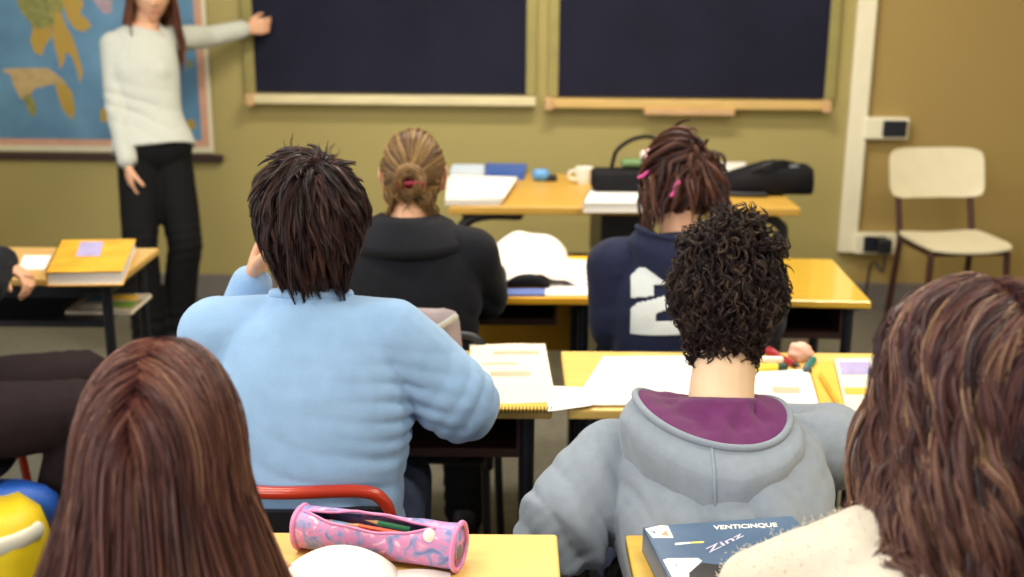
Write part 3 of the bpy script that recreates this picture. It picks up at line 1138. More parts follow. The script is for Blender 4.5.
# ---------------------------------------------------------------- the teacher's desk
TH = 0.78
zn = (CAM_H - TH) * F_PX / CP / (206 + 20)
zf = (CAM_H - TH) * F_PX / CP / (173 + 20)
a, c = Q(447, TH, zn), Q(800, TH, zn)
yf = Q(500, TH, zf).y
t = thing('teacher_desk', 'long wooden desk with rounded black legs below the blackboards', 'desk', ((a.x + c.x) / 2, (a.y + yf) / 2, 0), math.radians(0.5))
TW, TD = c.x - a.x, yf - a.y
TDESK = t.location.copy()
MB().box((0, 0, TH - 0.016), (TW, TD, 0.032), bev=0.006, seg=3).build('tabletop', M['desk_t'], t)
for sx in (-1, 1):
    x = sx * (TW / 2 - 0.045)
    xi = sx * (TW / 2 - 0.085)
    for sy in (-1, 1):
        y = sy * (TD / 2 - 0.06)
        MB().tube([V((x, y, 0.0)), V((x, y, TH - 0.17)), V((x - sx * 0.02, y, TH - 0.075)), V((x - sx * 0.10, y, TH - 0.045)), V((x - sx * 0.22, y, TH - 0.045))], 0.020, n=14, smooth=20).build('leg', M['black'], t, smooth=True)
    MB().tube([V((x, -TD / 2 + 0.06, 0.3)), V((x, TD / 2 - 0.06, 0.3))], 0.015, n=10).build('side_bar', M['black'], t, smooth=True)
MB().tube([V((-TW / 2 + 0.02, TD / 2 - 0.06, 0.42)), V((TW / 2 - 0.02, TD / 2 - 0.06, 0.42))], 0.016, n=10).build('footrest_bar', M['black'], t, smooth=True)
# the drawer unit hanging under the top
x0, x1 = Q(606, 0.6, zn).x - TDESK.x, Q(650, 0.6, zn).x - TDESK.x
du = MB().box(((x0 + x1) / 2, -0.02, TH - 0.17), (x1 - x0 + 0.03, TD - 0.2, 0.27), bev=0.006).build('drawer_unit', M['black'], t)
MB().box(((x0 + x1) / 2, TD / 2 - 0.115, TH - 0.15), (x1 - x0 - 0.02, 0.012, 0.12), bev=0.004).build('drawer', M['black'], du)

# ---------------------------------------------------------------- chairs
def make_chair(loc, rz, label, tube_m, panel_m, seat_m, arch=True, bh=0.79, name='school_chair', group='student chairs', S=0.455, bw=0.40, bt=0.20):
    t = thing(name, label, 'chair', loc, rz, group)
    sb = MB()
    def seat(u, v):
        x, y = (u - 0.5), (v - 0.5)
        k = 0.5 * (abs(2 * x) ** 4 + abs(2 * y) ** 4) ** 0.25 / max(abs(x), abs(y), 1e-6) if (x or y) else 1
        sxx = 1 - 0.10 * (2 * y) ** 4
        syy = 1 - 0.10 * (2 * x) ** 4
        return V((x * 0.40 * sxx, y * 0.39 * syy, S + 0.012 * (2 * x) ** 2 - (0.02 * max(0, (2 * y - 0.5)) ** 2)))
    sb.sheet(seat, 16, 16, 0.012)
    sb.build('seat', seat_m, t, smooth=True, angle=35)
    def back(u, v):
        x, z = u - 0.5, v - 0.5
        xx = x * bw * (1 - 0.07 * abs(2 * z) ** 6)
        zz = z * bt * (1 - 0.13 * abs(2 * x) ** 8)
        return V((xx, -0.215 - 0.05 * v - 0.03 * (1 - (2 * x) ** 2) + 0.02, bh - 0.13 + zz))
    bb = MB()
    g = [[back(i / 16, j / 10) for j in range(11)] for i in range(17)]
    n = 17 * 11
    vs = [q for r in g for q in r] + [q + V((0, -0.012, 0)) for r in g for q in r]
    fs = []
    for i in range(16):
        for j in range(10):
            f = [i * 11 + j, (i + 1) * 11 + j, (i + 1) * 11 + j + 1, i * 11 + j + 1]
            fs += [f, [k + n for k in f[::-1]]]
    bd = [i * 11 for i in range(17)] + [16 * 11 + j for j in range(1, 11)] + [i * 11 + 10 for i in range(15, -1, -1)] + [j for j in range(9, 0, -1)]
    for k in range(len(bd)):
        p0, p1 = bd[k], bd[(k + 1) % len(bd)]
        fs.append([p0, p1, p1 + n, p0 + n])
    bb.add(vs, fs)
    bb.build('backrest', panel_m, t, smooth=True, angle=40)
    r = 0.0115
    if arch:
        w = 0.185
        MB().tube([V((-w, -0.19, S - 0.03)), V((-w, -0.205, 0.6)), V((-w, -0.245, bh - 0.07)), V((-w + 0.012, -0.253, bh - 0.025)), V((-w + 0.05, -0.258, bh - 0.004)), V((0, -0.275, bh)), V((w - 0.05, -0.258, bh - 0.004)), V((w - 0.012, -0.253, bh - 0.025)), V((w, -0.245, bh - 0.07)), V((w, -0.205, 0.6)), V((w, -0.19, S - 0.03))], r, n=12, smooth=60).build('back_frame', tube_m, t, smooth=True)
    else:
        for sx in (-1, 1):
            MB().tube([V((sx * 0.175, -0.17, S - 0.03)), V((sx * 0.175, -0.225, 0.62)), V((sx * 0.172, -0.285, bh - 0.06))], r * 1.25, n=12, smooth=20).build('back_post', tube_m, t, smooth=True)
    sf = MB()
    sf.tube([V((-0.175, 0.15, S - 0.028)), V((-0.175, -0.17, S - 0.028))], r, n=10)
    sf.tube([V((0.175, 0.15, S - 0.028)), V((0.175, -0.17, S - 0.028))], r, n=10)
    sf.tube([V((-0.175, 0.13, S - 0.03)), V((0.175, 0.13, S - 0.03))], r, n=10)
    sf.tube([V((-0.175, -0.16, S - 0.03)), V((0.175, -0.16, S - 0.03))], r, n=10)
    sf.build('seat_frame', tube_m, t, smooth=True)
    for sx in (-1, 1):
        for y0, y1 in ((0.15, 0.185), (-0.17, -0.215)):
            lg = MB().tube([V((sx * 0.175, y0, S - 0.03)), V((sx * 0.187, y1, 0.02))], r * (1.25 if not arch else 1), n=12).build('leg', tube_m, t, smooth=True)
            MB().tube([V((sx * 0.187, y1, 0.0)), V((sx * 0.187, y1, 0.03))], 0.015, n=10, caps=False).build('rubber_foot', M['rubber'], lg)
    return t
# ================================================================ chairs in place
def at(px, h, zc):
    q = Q(px, h, zc)
    return V((q.x, q.y, 0))


CH_BACK = 0.26
NB = {}                                                # neck base of each sitter (world)
NB['blue'] = Q(308, 1.055, 2.06)
NB['hoodie'] = Q(722, 0.915, 1.96)
NB['bun'] = Q(409, 1.02, 2.86)
NB['navy'] = Q(682, 0.985, 2.88)
NB['long'] = Q(164, 1.015, 1.245)
NB['wavy'] = Q(972, 1.06, 1.20)

q = Q(284, 0.718, 1.97)
CH_BLUE = make_chair((q.x, q.y + CH_BACK, 0), 0.0, 'red tube framed chair under the boy in the light blue sweater', M['red_tube'], M['dark_ply'], M['dark_ply'], bh=0.76)
RED = CH_BLUE
CH_HOOD = make_chair((NB['hoodie'].x, NB['hoodie'].y + 0.16, 0), 0.0, 'low dark chair under the boy in the grey hoodie', M['black'], M['dark_ply'], M['dark_ply'], bh=0.68)
CH_BUN = make_chair((NB['bun'].x + 0.03, NB['bun'].y + 0.06, 0), math.radians(-4), 'black tube framed chair under the student with the hair bun', M['black'], M['dark_ply'], M['dark_ply'])
CH_NAVY = make_chair((NB['navy'].x, NB['navy'].y + 0.08, 0), 0.0, 'low black chair under the student in the navy hoodie', M['black'], M['dark_ply'], M['dark_ply'], bh=0.70)
CH_LONG = dup(RED, (NB['long'].x, NB['long'].y - 0.06, 0), 0.0, 'chair under the girl with long straight hair')
CH_WAVY = dup(RED, (NB['wavy'].x, NB['wavy'].y - 0.06, 0), 0.0, 'chair under the girl in the fluffy white sweater')
q = at(-52, 0, 2.95)
LS_HIP = q.copy()
CH_SIDE = dup(RED, (q.x + 0.02, q.y + 0.02, 0), math.radians(-80), 'red legged chair under the student at the desk below the map')
q = Q(954, 0.5, 5.18)
make_chair((q.x, q.y, 0), math.radians(180 + 6), 'empty cream chair with dark brown legs against the wall', M['brown_leg'], M['cream_ply'], M['cream_ply'], arch=False, bh=0.88, S=0.48, bw=0.455, bt=0.225, name='wall_chair', group=None)

# ================================================================ small things: helpers
def rot_z(a):
    return Matrix.Rotation(a, 3, 'Z')


def sheet_thing(name, label, cat, corners, h, m, th=0.0012, curl=0.0, group=None, bump=0.0, n=10, lift=None):
    """paper lying at height h: corners are image points (near-left, near-right, far-right, far-left)"""
    c = [H(p[0], p[1], h) for p in corners]
    o = (c[0] + c[1] + c[2] + c[3]) / 4
    sd = random.random() * 10
    def fn(u, v):
        p = c[0] * (1 - u) * (1 - v) + c[1] * u * (1 - v) + c[2] * u * v + c[3] * (1 - u) * v
        z = th + curl * (max(0, abs(u - 0.5) * 2 - 0.5) ** 2 + max(0, abs(v - 0.5) * 2 - 0.6) ** 2)
        if bump:
            z += bump * (0.5 + 0.5 * noise.noise(V((u * 2.5 + sd, v * 2.5, 0))))
        if lift:
            z += lift(u, v)
        return p + V((0, 0, z))
    ob = MB().sheet(fn, n, n, th).build(name, m, origin=o, smooth=True, angle=30)
    return tag(ob, label, cat, group), fn


def prints(parent, fn, rects, m, name='printed_block', origin=None):
    """thin ink blocks lying just above a sheet, rects in its (u,v)"""
    o = parent.location.copy()
    for (u0, u1, v0, v1) in rects:
        MB().sheet(lambda u, v: fn(u0 + (u1 - u0) * u, v0 + (v1 - v0) * v) + V((0, 0, 0.0007)), 6, 4, 0.0003).build(name, m, parent, origin=o)


def book(label, corners, h, th, cover, pages, name='textbook', group=None):
    c = [H(p[0], p[1], h + th) for p in corners]
    for k in range(4):
        c[k] = V((c[k].x, c[k].y, h))
    o = (c[0] + c[1] + c[2] + c[3]) / 4
    t = thing(name, label, 'book', o, 0, group)
    ct = 0.0025
    def slab(z0, z1, sh):
        m = MB()
        vs = [o + (p - o) * sh for p in c]
        m.add([V((p.x, p.y, h + z0)) for p in vs] + [V((p.x, p.y, h + z1)) for p in vs], [[3, 2, 1, 0], [4, 5, 6, 7], [0, 1, 5, 4], [1, 2, 6, 5], [2, 3, 7, 6], [3, 0, 4, 7]])
        return m
    slab(0.0005, ct, 1.0).build('back_cover', cover, t, origin=o)
    slab(ct, th - ct, 0.965).build('page_block', pages, t, origin=o)
    fc = slab(th - ct, th, 1.0).build('front_cover', cover, t, origin=o)
    m = MB()
    # spine on the left-hand edge (between corner 3 and corner 0)
    d = (c[1] - c[0]).normalized() * 0.003
    a, b = c[0], c[3]
    m.add([a, b, b + d, a + d] + [p + V((0, 0, th)) for p in (a, b, b + d, a + d)], [[3, 2, 1, 0], [4, 5, 6, 7], [0, 1, 5, 4], [1, 2, 6, 5], [2, 3, 7, 6], [3, 0, 4, 7]])
    m.build('spine', cover, t, origin=o)
    def on(u, v):
        return c[0] * (1 - u) * (1 - v) + c[1] * u * (1 - v) + c[2] * u * v + c[3] * (1 - u) * v + V((0, 0, th))
    return t, fc, on, o


def pen(label, a, b, r, m, tipm, name='pencil', cat='pencil', group=None, hexa=True):
    """pencil from a (tail) to b (tip)"""
    a, b = V(a), V(b)
    d = (b - a).normalized()
    t = thing(name, label, cat, (a + b) / 2, 0, group)
    o = t.location.copy()
    MB().tube([a, b - d * 0.022], r, n=6 if hexa else 12, caps=False).build('barrel', m, t, origin=o)
    MB().tube([b - d * 0.0225, b - d * 0.004, b], [r * 0.98, r * 0.25, r * 0.12], n=10, caps=False).build('tip', tipm, t, origin=o)
    return t


# ================================================================ row one: pencil case, notebook, blue book
DT = DH + 0.0005
A = H(294, 556, DT)
Bq = H(452, 579, DT)
d = (Bq - A)
LEN = d.length
ex = d.normalized()
ey = V((-ex.y, ex.x, 0))
R_ = 0.034
base = (A + Bq) / 2 + ey * R_
PC = thing('pencil_case', 'pink and lilac patterned cylinder pencil case lying unzipped', 'pencil case', base)


def pink_fabric():
    m, nt, b = new_mat('pink_lilac_pattern')
    N, L = nt.nodes, nt.links
    tc = N.new('ShaderNodeTexCoord')
    nz = N.new('ShaderNodeTexNoise')
    nz.inputs['Scale'].default_value = 40
    nz.inputs['Detail'].default_value = 2.5
    nz.inputs['Distortion'].default_value = 1.2
    L.new(tc.outputs['Object'], nz.inputs['Vector'])
    cr = N.new('ShaderNodeValToRGB')
    for _ in range(3):
        cr.color_ramp.elements.new(0.5)
    for e, (p, c) in zip(cr.color_ramp.elements, ((0.30, rgb(112, 124, 182)), (0.46, rgb(160, 154, 206)), (0.51, rgb(212, 140, 194)), (0.60, rgb(218, 140, 190)), (0.70, rgb(236, 206, 230)))):
        e.position = p
        e.color = c
    L.new(nz.outputs['Fac'], cr.inputs['Fac'])
    L.new(cr.outputs['Color'], b.inputs['Base Color'])
    b.inputs['Roughness'].default_value = 0.4
    return m


M['pink_pat'] = pink_fabric()
M['pink_trim'] = mat('pink_piping', rgb(224, 142, 194), 0.45, 0.05)
M['case_lining'] = mat('grey_case_lining', rgb(120, 118, 128), 0.8, 0.1)


def case_pt(u, a, rr):
    """u along 0..1, a angle around (0 = straight up, positive towards the viewer)"""
    x = (u - 0.5) * LEN
    sq = 1.0
    dx = 0.0
    if u < 0.22:                                     # the flattened, creased far-left end
        k = (0.22 - u) / 0.22
        sq = 1 - 0.25 * k
    y = -math.sin(a) * rr * (1.05)
    z = R_ + math.cos(a) * rr * (0.96 if math.cos(a) < 0 else 0.98) * (sq if math.cos(a) > 0 else 1)
    z += 0.004 * noise.noise(V((u * 6, a * 1.2, 0.3))) * (1 if math.cos(a) > -0.4 else 0)
    if u < 0.22:
        k = (0.22 - u) / 0.22
        z += 0.010 * k * math.sin(a * 1.0 + 0.6) * (1 if math.cos(a) > 0 else 0)
    return base + ex * x + ey * y + V((0, 0, max(z, 0.001)))


def gap(u):
    return 0.50 * max(0.0, math.sin(PI * min(1, max(0, (u - 0.06) / 0.80)))) ** 0.8


nu, na = 44, 44
m = MB()
grid = []
for rr in (R_, R_ - 0.003):
    for i in range(nu + 1):
        u = i / nu
        g_ = gap(u)
        c0 = 0.42                                  # the zip runs a little towards the viewer
        for j in range(na + 1):
            a = c0 + g_ + (2 * PI - 2 * g_) * j / na
            grid.append(case_pt(u, a, rr))
n1 = (nu + 1) * (na + 1)
fs, mi = [], []
for i in range(nu):
    for j in range(na):
        f = [i * (na + 1) + j, (i + 1) * (na + 1) + j, (i + 1) * (na + 1) + j + 1, i * (na + 1) + j + 1]
        fs.append(f)
        fs.append([k + n1 for k in f[::-1]])
for i in range(nu):
    for j in (0, na):
        k0, k1 = i * (na + 1) + j, (i + 1) * (na + 1) + j
        fs.append([k0, k1, k1 + n1, k0 + n1])
m.add(grid, fs)
shell = m.build('case_shell', [M['pink_pat']], PC, origin=base, smooth=True)
for s_, nm in ((-1, 'lower_zip_edge'), (1, 'upper_zip_edge')):
    MB().tube([case_pt(u, 0.42 - s_ * gap(u), R_ + 0.0005) for u in np.linspace(0.05, 0.87, 30)], 0.0022, n=8).build('zip_edge', M['pink_trim'], PC, origin=base, smooth=True)
for u in (0.0, 1.0):
    ring = [case_pt(u, 2 * PI * k / 32, R_) for k in range(32)]
    m = MB()
    c = base + ex * ((u - 0.5) * LEN) + V((0, 0, R_))
    sgn = 1 if u else -1
    rings = [[c + (p - c) * f + ex * (sgn * b_) for p in ring] for f, b_ in ((1.0, 0.0), (0.9, -0.003), (0.6, -0.006), (0.05, -0.007))]
    m.loft(rings, cap=True)
    m.build('end_panel', M['pink_pat'], PC, origin=base, smooth=True)
    MB().tube([c + (p - c) * 1.01 for p in ring + ring[:2]], 0.0042, n=8, caps=False).build('piping', M['pink_trim'], PC, origin=base, smooth=True)
MB().ell(case_pt(0.85, 0.75, R_ + 0.001), (0.009, 0.004, 0.010), rot=Matrix.Rotation(-0.6, 3, 'X')).build('zip_tab', M['white_plastic'], PC, origin=base, smooth=True)
m = MB()
m.tube([base + ex * (LEN * 0.45 * k) + V((0, 0, R_ * 0.75)) for k in (-1, -0.5, 0, 0.5, 1)], R_ * 0.55, n=16)
m.build('lining', M['case_lining'], PC, origin=base, smooth=True)
M['pencil_orange'] = mat('orange_pencil', rgb(216, 84, 36), 0.35, 0.05)
M['pencil_green'] = mat('green_pencil', rgb(58, 138, 96), 0.35, 0.05)
M['pencil_blue'] = mat('blue_pencil', rgb(96, 138, 178), 0.35, 0.05)
M['pencil_tip'] = mat('pencil_tip_wood', rgb(214, 170, 120), 0.6, 0.05)
for (nm, u0, u1, off, zz, mm) in (('orange pencil lying in the pink pencil case', 0.78, 0.30, -0.017, 1.60, 'pencil_orange'), ('green pencil lying in the pink pencil case', 0.70, 0.40, 0.0, 1.64, 'pencil_green'), ('blue pencil lying in the pink pencil case', 0.48, 0.12, -0.012, 1.55, 'pencil_blue')):
    pen(nm, base + ex * (LEN * (u0 - 0.5)) + ey * (off) + V((0, 0, R_ * zz - 0.004)), base + ex * (LEN * (u1 - 0.5)) + ey * (off + 0.006) + V((0, 0, R_ * zz - 0.002)), 0.0042, M[mm], M['pencil_tip'], group='pencils in the pink case')

# open notebook whose page arches up in front of the case
c = [H(274, 650, DT), H(396, 650, DT), H(398, 572, DT), H(290, 577, DT)]
o = (c[0] + c[1] + c[2] + c[3]) / 4
NT = thing('notebook', 'open white notebook with an arched page beside the pencil case', 'notebook', o)


def page(u, v):
    p = c[0] * (1 - u) * (1 - v) + c[1] * u * (1 - v) + c[2] * u * v + c[3] * (1 - u) * v
    return p + V((0, 0, 0.002 + 0.046 * math.sin(PI * min(1, u * 0.92 + 0.08)) ** 0.7))


MB().sheet(page, 28, 8, 0.0012).build('arched_page', M['paper'], NT, origin=o, smooth=True, angle=40)
c2 = [H(384, 650, DT), H(468, 650, DT), H(450, 574.5, DT), H(398, 572, DT)]
MB().sheet(lambda u, v: c2[0] * (1 - u) * (1 - v) + c2[1] * u * (1 - v) + c2[2] * u * v + c2[3] * (1 - u) * v + V((0, 0, 0.003 + 0.004 * math.sin(PI * u))), 12, 6, 0.002).build('flat_page', M['paper'], NT, origin=o, smooth=True, angle=40)

# blue hardback
M['book_blue'] = mat('slate_blue_cover', rgb(74, 98, 132), 0.35, 0.1, 8, col2=rgb(92, 118, 150))
M['print_white'] = mat('white_print', rgb(242, 240, 236), 0.5, 0.02)
M['print_lilac'] = mat('pale_lilac_print', rgb(214, 206, 230), 0.5, 0.05)
M['print_lime'] = mat('lime_print', rgb(206, 206, 120), 0.5, 0.05)
M['print_orange'] = mat('orange_print', rgb(214, 150, 110), 0.5, 0.05)
M['print_dark'] = mat('dark_print', rgb(24, 22, 30), 0.5, 0.1)
BT, BF, BON, BO = book('thick slate blue hardback with white lettering on its cover', [(682, 606), (852, 577), (792, 516), (643, 527)], DT, 0.040, M['book_blue'], M['paper_c'], name='hardback_book')


def bprint(rect, m, poly=None, name='printed_mark', dz=0.0004):
    q = MB()
    p = poly or [(rect[0], rect[2]), (rect[1], rect[2]), (rect[1], rect[3]), (rect[0], rect[3])]
    q.prism(p, lambda u, v: BON(u, v) + V((0, 0, -0.0002)), lambda u, v: BON(u, v) + V((0, 0, dz)))
    q.build(name, m, BF, origin=BO)


def book_uv(px, py):
    """cover (u,v) under an image point"""
    q = H(px, py, DT + 0.040)
    best = None
    u = v = 0.5
    for _ in range(40):
        p = BON(u, v)
        du = BON(u + 1e-3, v) - p
        dv = BON(u, v + 1e-3) - p
        a = np.array([[du.x, dv.x], [du.y, dv.y]]) / 1e-3
        s = np.linalg.solve(a, np.array([q.x - p.x, q.y - p.y]))
        u += s[0]
        v += s[1]
    return u, v


def bpoly(pts, m, name='printed_mark', dz=0.0004):
    p = [book_uv(*q) for q in pts]
    a = sum(p[i][0] * p[(i + 1) % len(p)][1] - p[(i + 1) % len(p)][0] * p[i][1] for i in range(len(p)))
    bprint(None, m, p if a > 0 else p[::-1], name, dz)


bpoly([(645, 529), (653, 538), (673.5, 538), (668, 526), (660, 525.5)], M['print_white'])
bpoly([(661, 535), (669, 536.5), (666, 530.5)], M['print_orange'], dz=0.0007)
bpoly([(650, 531), (655, 534), (656, 532)], M['book_blue'], dz=0.0007)
bpoly([(675, 545.2), (690, 543.8), (690, 542), (675, 543.2)], M['print_white'])
bpoly([(690, 543.8), (704, 543), (704, 541.2), (690, 542)], M['print_lime'])
bpoly([(663, 560), (672, 577), (690, 590), (689, 573), (702, 561), (698, 558.2), (668, 558.4)], M['print_white'])
bpoly([(690, 590), (689, 573), (702, 563), (722, 565), (720, 580)], M['print_dark'])
bpoly([(675.5, 565), (677, 566.8), (677.5, 564.6)], M['print_dark'], dz=0.0007)


def text_on(txt, p0, p1, ph, m, name='cover_lettering', bold=0.0):
    """lettering between two image points on the cover, ph = image point giving the letter height direction"""
    a, bq, hq = (H(*q, DT + 0.0402) for q in (p0, p1, ph))
    cu = bpy.data.curves.new(name, 'FONT')
    cu.body = txt
    cu.extrude = 0.01
    cu.offset = bold
    tmp = bpy.data.objects.new(name, cu)
    COL.objects.link(tmp)
    dg = bpy.context.evaluated_depsgraph_get()
    me = bpy.data.meshes.new_from_object(tmp.evaluated_get(dg))
    bpy.data.objects.remove(tmp)
    co = coords(me)
    x0, x1, y0, y1 = co[:, 0].min(), co[:, 0].max(), co[:, 1].min(), co[:, 1].max()
    out = []
    for x, y, z in co:
        q = a + (bq - a) * ((x - x0) / (x1 - x0)) + (hq - a) * ((y - y0) / (y1 - y0))
        out.append(q + V((0, 0, 0.0004 if z > 0 else 0)) - BO)
    me.vertices.foreach_set('co', np.array(out).ravel())
    me.materials.clear()
    me.materials.append(m)
    ob = bpy.data.objects.new(name, me)
    COL.objects.link(ob)
    ob.parent = BF


text_on('VENTICINQUE', (714, 530.5), (778, 527.5), (713, 525.6), M['print_white'], bold=0.03)
text_on('Zinz', (709, 553), (744, 536), (705, 549), M['print_lilac'], bold=0.01)

# ================================================================ row two: papers, books, pens
g2 = 'papers on the hoodie boy\'s desk'
s, fn = sheet_thing('open_textbook_page', 'printed page lying by the blue sweater boy\'s elbow', 'paper', [(470, 407), (556, 405), (545, 346), (470, 347)], DT, M['paper_c'], 0.004, 0.002, bump=0.004)
prints(s, fn, [(0.25, 0.75, 0.42, 0.50), (0.3, 0.9, 0.80, 0.86), (0.15, 0.6, 0.62, 0.65)], M['paper_ink'])
q = H(489, 411, DT)
q2 = H(553, 411, DT)
t = thing('spiral_notebook', 'thin yellow spiral notebook at the desk edge by the sweater elbow', 'notebook', (q + q2) / 2)
o = t.location.copy()
m = MB()
m.box((q + q2) / 2 + V((0, 0.022, 0.0025)), ((q2 - q).length, 0.05, 0.005), bev=0.001)
m.build('cover', M['yellow_page'], t, origin=o)
m = MB()
for k in range(18):
    c = q.lerp(q2, (k + 0.5) / 18) + V((0, -0.003, 0.004))
    m.tube([c + V((0, 0.0065 * math.cos(a), 0.0065 * math.sin(a))) for a in np.linspace(0, 2 * PI, 13)], 0.0011, n=6, caps=False)
m.build('spiral_binding', M['black'], t, origin=o, smooth=True)
sheet_thing('paper_sheet', 'small white sheet bridging the gap between two desks', 'paper', [(548, 412), (592, 406), (590, 388), (545, 386)], DT + 0.006, M['paper'], 0.001, 0.002)
sheet_thing('paper_sheet', 'large blank white sheets in front of the grey hoodie', 'paper', [(572, 407), (720, 407), (706, 357), (603, 359)], DT, M['paper'], 0.003, 0.006, bump=0.003)
s, fn = sheet_thing('paper_sheet', 'white page with a faint orange print beside the hoodie boy\'s neck', 'paper', [(742, 408), (820, 410), (808, 371), (742, 371)], DT, M['paper'], 0.003, 0.003)
prints(s, fn, [(0.42, 0.80, 0.36, 0.52)], M['paper_ink'])
s, fn = sheet_thing('open_exercise_book', 'open yellow exercise book between white page and purple printed page', 'book', [(822, 415), (846, 416), (832, 363), (810, 366)], DT, M['yellow_page'], 0.005, 0.002)
s, fn = sheet_thing('magazine', 'pale yellow magazine page with a purple picture', 'magazine', [(846, 415), (905, 416), (892, 360), (834, 361)], DT, M['paper_c'], 0.006, 0.003)
prints(s, fn, [(0.06, 0.60, 0.66, 0.92)], M['lilac'])
prints(s, fn, [(0.05, 0.8, 0.30, 0.42)], M['yellow_page'])
a, b_ = H(820, 374, DT + 0.012), H(842, 410, DT + 0.012)
pen('yellow pencil lying across the open yellow exercise book', a, b_, 0.0042, M['yellow_cover'], M['pencil_tip'])
M['hl_yellow'] = mat('yellow_marker', rgb(240, 218, 70), 0.35, 0.04)
M['red_pen'] = mat('dark_red_pen', rgb(158, 30, 42), 0.35, 0.05)
M['teal_pen'] = mat('teal_pen', rgb(30, 116, 112), 0.35, 0.05)
a, b_ = H(750, 368, DT + 0.009), H(776, 367, DT + 0.009)
t = thing('highlighter', 'fat yellow highlighter with a dark green cap', 'highlighter', (a + b_) / 2)
MB().tube([a, b_], 0.009, n=14).build('barrel', M['hl_yellow'], t, origin=t.location, smooth=True)
dd = (b_ - a).normalized()
MB().tube([b_, b_ + dd * 0.02], 0.0085, n=14).build('cap', mat('dark_green_cap', rgb(30, 60, 50), 0.4), t, origin=t.location, smooth=True)
a, b_ = H(762, 360, DT + 0.008), H(783, 359, DT + 0.008)
c = (a + b_) / 2
tag(MB().box(c, ((b_ - a).length, 0.018, 0.013), bev=0.004).build('eraser', M['white_plastic'], origin=c, smooth=True, angle=40), 'white eraser behind the yellow highlighter', 'eraser')
for (lab, p0, p1, m1, m2) in (('dark red felt pen pointing at the green marker cap', (766, 351), (801, 367), 'red_pen', 'black'), ('dark red felt pen nearest the boy\'s curly hair', (762, 347), (780, 354), 'red_pen', 'red_pen')):
    pen(lab, H(*p0, DT + 0.008), H(*p1, DT + 0.008), 0.0075, M[m1], M[m2], name='felt_pen', cat='pen', group=None, hexa=False)
a, b_ = H(807, 368, DT + 0.009), H(813, 360, DT + 0.010)
t = thing('marker_pen', 'short teal marker beside the crumpled pink tissue', 'pen', (a + b_) / 2)
MB().tube([a, b_], 0.0085, n=14).build('barrel', M['teal_pen'], t, origin=t.location, smooth=True)
dd = (b_ - a).normalized()
MB().tube([a - dd * 0.008, a], 0.0078, n=14).build('cap', mat('slate_cap', rgb(70, 88, 110), 0.4), t, origin=t.location, smooth=True)
q = H(800, 355, DT + 0.012)
m = MB().ell(q + V((0, 0, 0.006)), (0.026, 0.022, 0.022), nu=28, nv=20)
ob = m.build('pink_tissue', mat('pink_tissue', rgb(236, 184, 164), 0.7, 0.08, 30), origin=q, smooth=True)
wrinkle(ob, q, 0.008, 40, (), 3.0, (1, 1, 1))
tag(ob, 'crumpled pink tissue behind the felt pens', 'tissue')

# ================================================================ row three papers
s, fn = sheet_thing('paper_sheet', 'white printed sheet on the edge of the orange panelled desk', 'paper', [(545, 296), (600, 296), (606, 262), (548, 258)], DT, M['paper'], 0.002, 0.002)
prints(s, fn, [(0.3, 0.9, 0.25, 0.30), (0.3, 0.8, 0.4, 0.44), (0.35, 0.85, 0.55, 0.59)], M['lilac'])
c = [H(497, 287, DT), H(575, 287, DT), H(566, 250, DT), H(492, 248, DT)]
o = (c[0] + c[1] + c[2] + c[3]) / 4


def bulge(u, v):
    p = c[0] * (1 - u) * (1 - v) + c[1] * u * (1 - v) + c[2] * u * v + c[3] * (1 - u) * v
    z = 0.07 * max(0, math.sin(PI * u)) ** 0.6 * (0.45 + 0.65 * v) * min(1, (1.02 - v) * 8) ** 0.5
    z += 0.030 * noise.noise(V((u * 3.5, v * 3, 2.2))) * math.sin(PI * u)
    return p + V((0, 0, max(0.003, z)))


PL = MB().sheet(bulge, 26, 20, 0.001).build('crumpled_papers', M['paper'], origin=o, smooth=True)
tag(PL, 'crumpled white papers heaped on the orange panelled desk', 'paper')
q = H(528, 288, DT)
m = MB()
m.tube([q + V((-0.055, 0, 0.012)), q + V((-0.02, 0.0, 0.022)), q + V((0.02, 0.0, 0.022)), q + V((0.055, 0.0, 0.010))], [0.010, 0.017, 0.017, 0.009], n=16, smooth=14, flat=1.0)
tag(m.build('glasses_case', M['black_cloth'], origin=q, smooth=True), 'small rounded black case in front of the crumpled papers', 'case')
s, fn = sheet_thing('folder', 'thin blue folder on the near edge of the orange panelled desk', 'folder', [(488, 296.5), (545, 296.5), (545, 290.5), (488, 290.5)], DT, mat('blue_lilac_folder', rgb(110, 130, 196), 0.35, 0.1), 0.006)

# ================================================================ things on the teacher's desk
TT = TH + 0.0005
g = []
c = [H(448, 203, TT + 0.01), H(503, 203, TT + 0.01), H(517, 182, TT + 0.01), H(450, 180, TT + 0.01)]
o = (c[0] + c[1] + c[2] + c[3]) / 4
o.z = TT
t = thing('paper_stack', 'stack of white papers on the corner of the teacher desk', 'papers', o)
for k in range(5):
    jx, jy = random.uniform(-0.012, 0.012), random.uniform(-0.008, 0.008)
    m = MB().sheet(lambda u, v: V((1, 0, 0)) * jx + V((0, jy, 0)) + V(((c[0] * (1 - u) * (1 - v) + c[1] * u * (1 - v) + c[2] * u * v + c[3] * (1 - u) * v).x, (c[0] * (1 - u) * (1 - v) + c[1] * u * (1 - v) + c[2] * u * v + c[3] * (1 - u) * v).y, TT + 0.006 * (k + 1) + 0.003 * noise.noise(V((u * 2, v * 2, k))))), 6, 6, 0.0055)
    m.build('sheets', M['paper'], t, origin=o)
s, fn = sheet_thing('folder', 'light blue and white folder at the back of the teacher desk', 'folder', [(450, 178), (484, 178), (484, 171), (453, 171)], TT, mat('pale_blue_folder', rgb(206, 220, 236), 0.5, 0.05), 0.03)
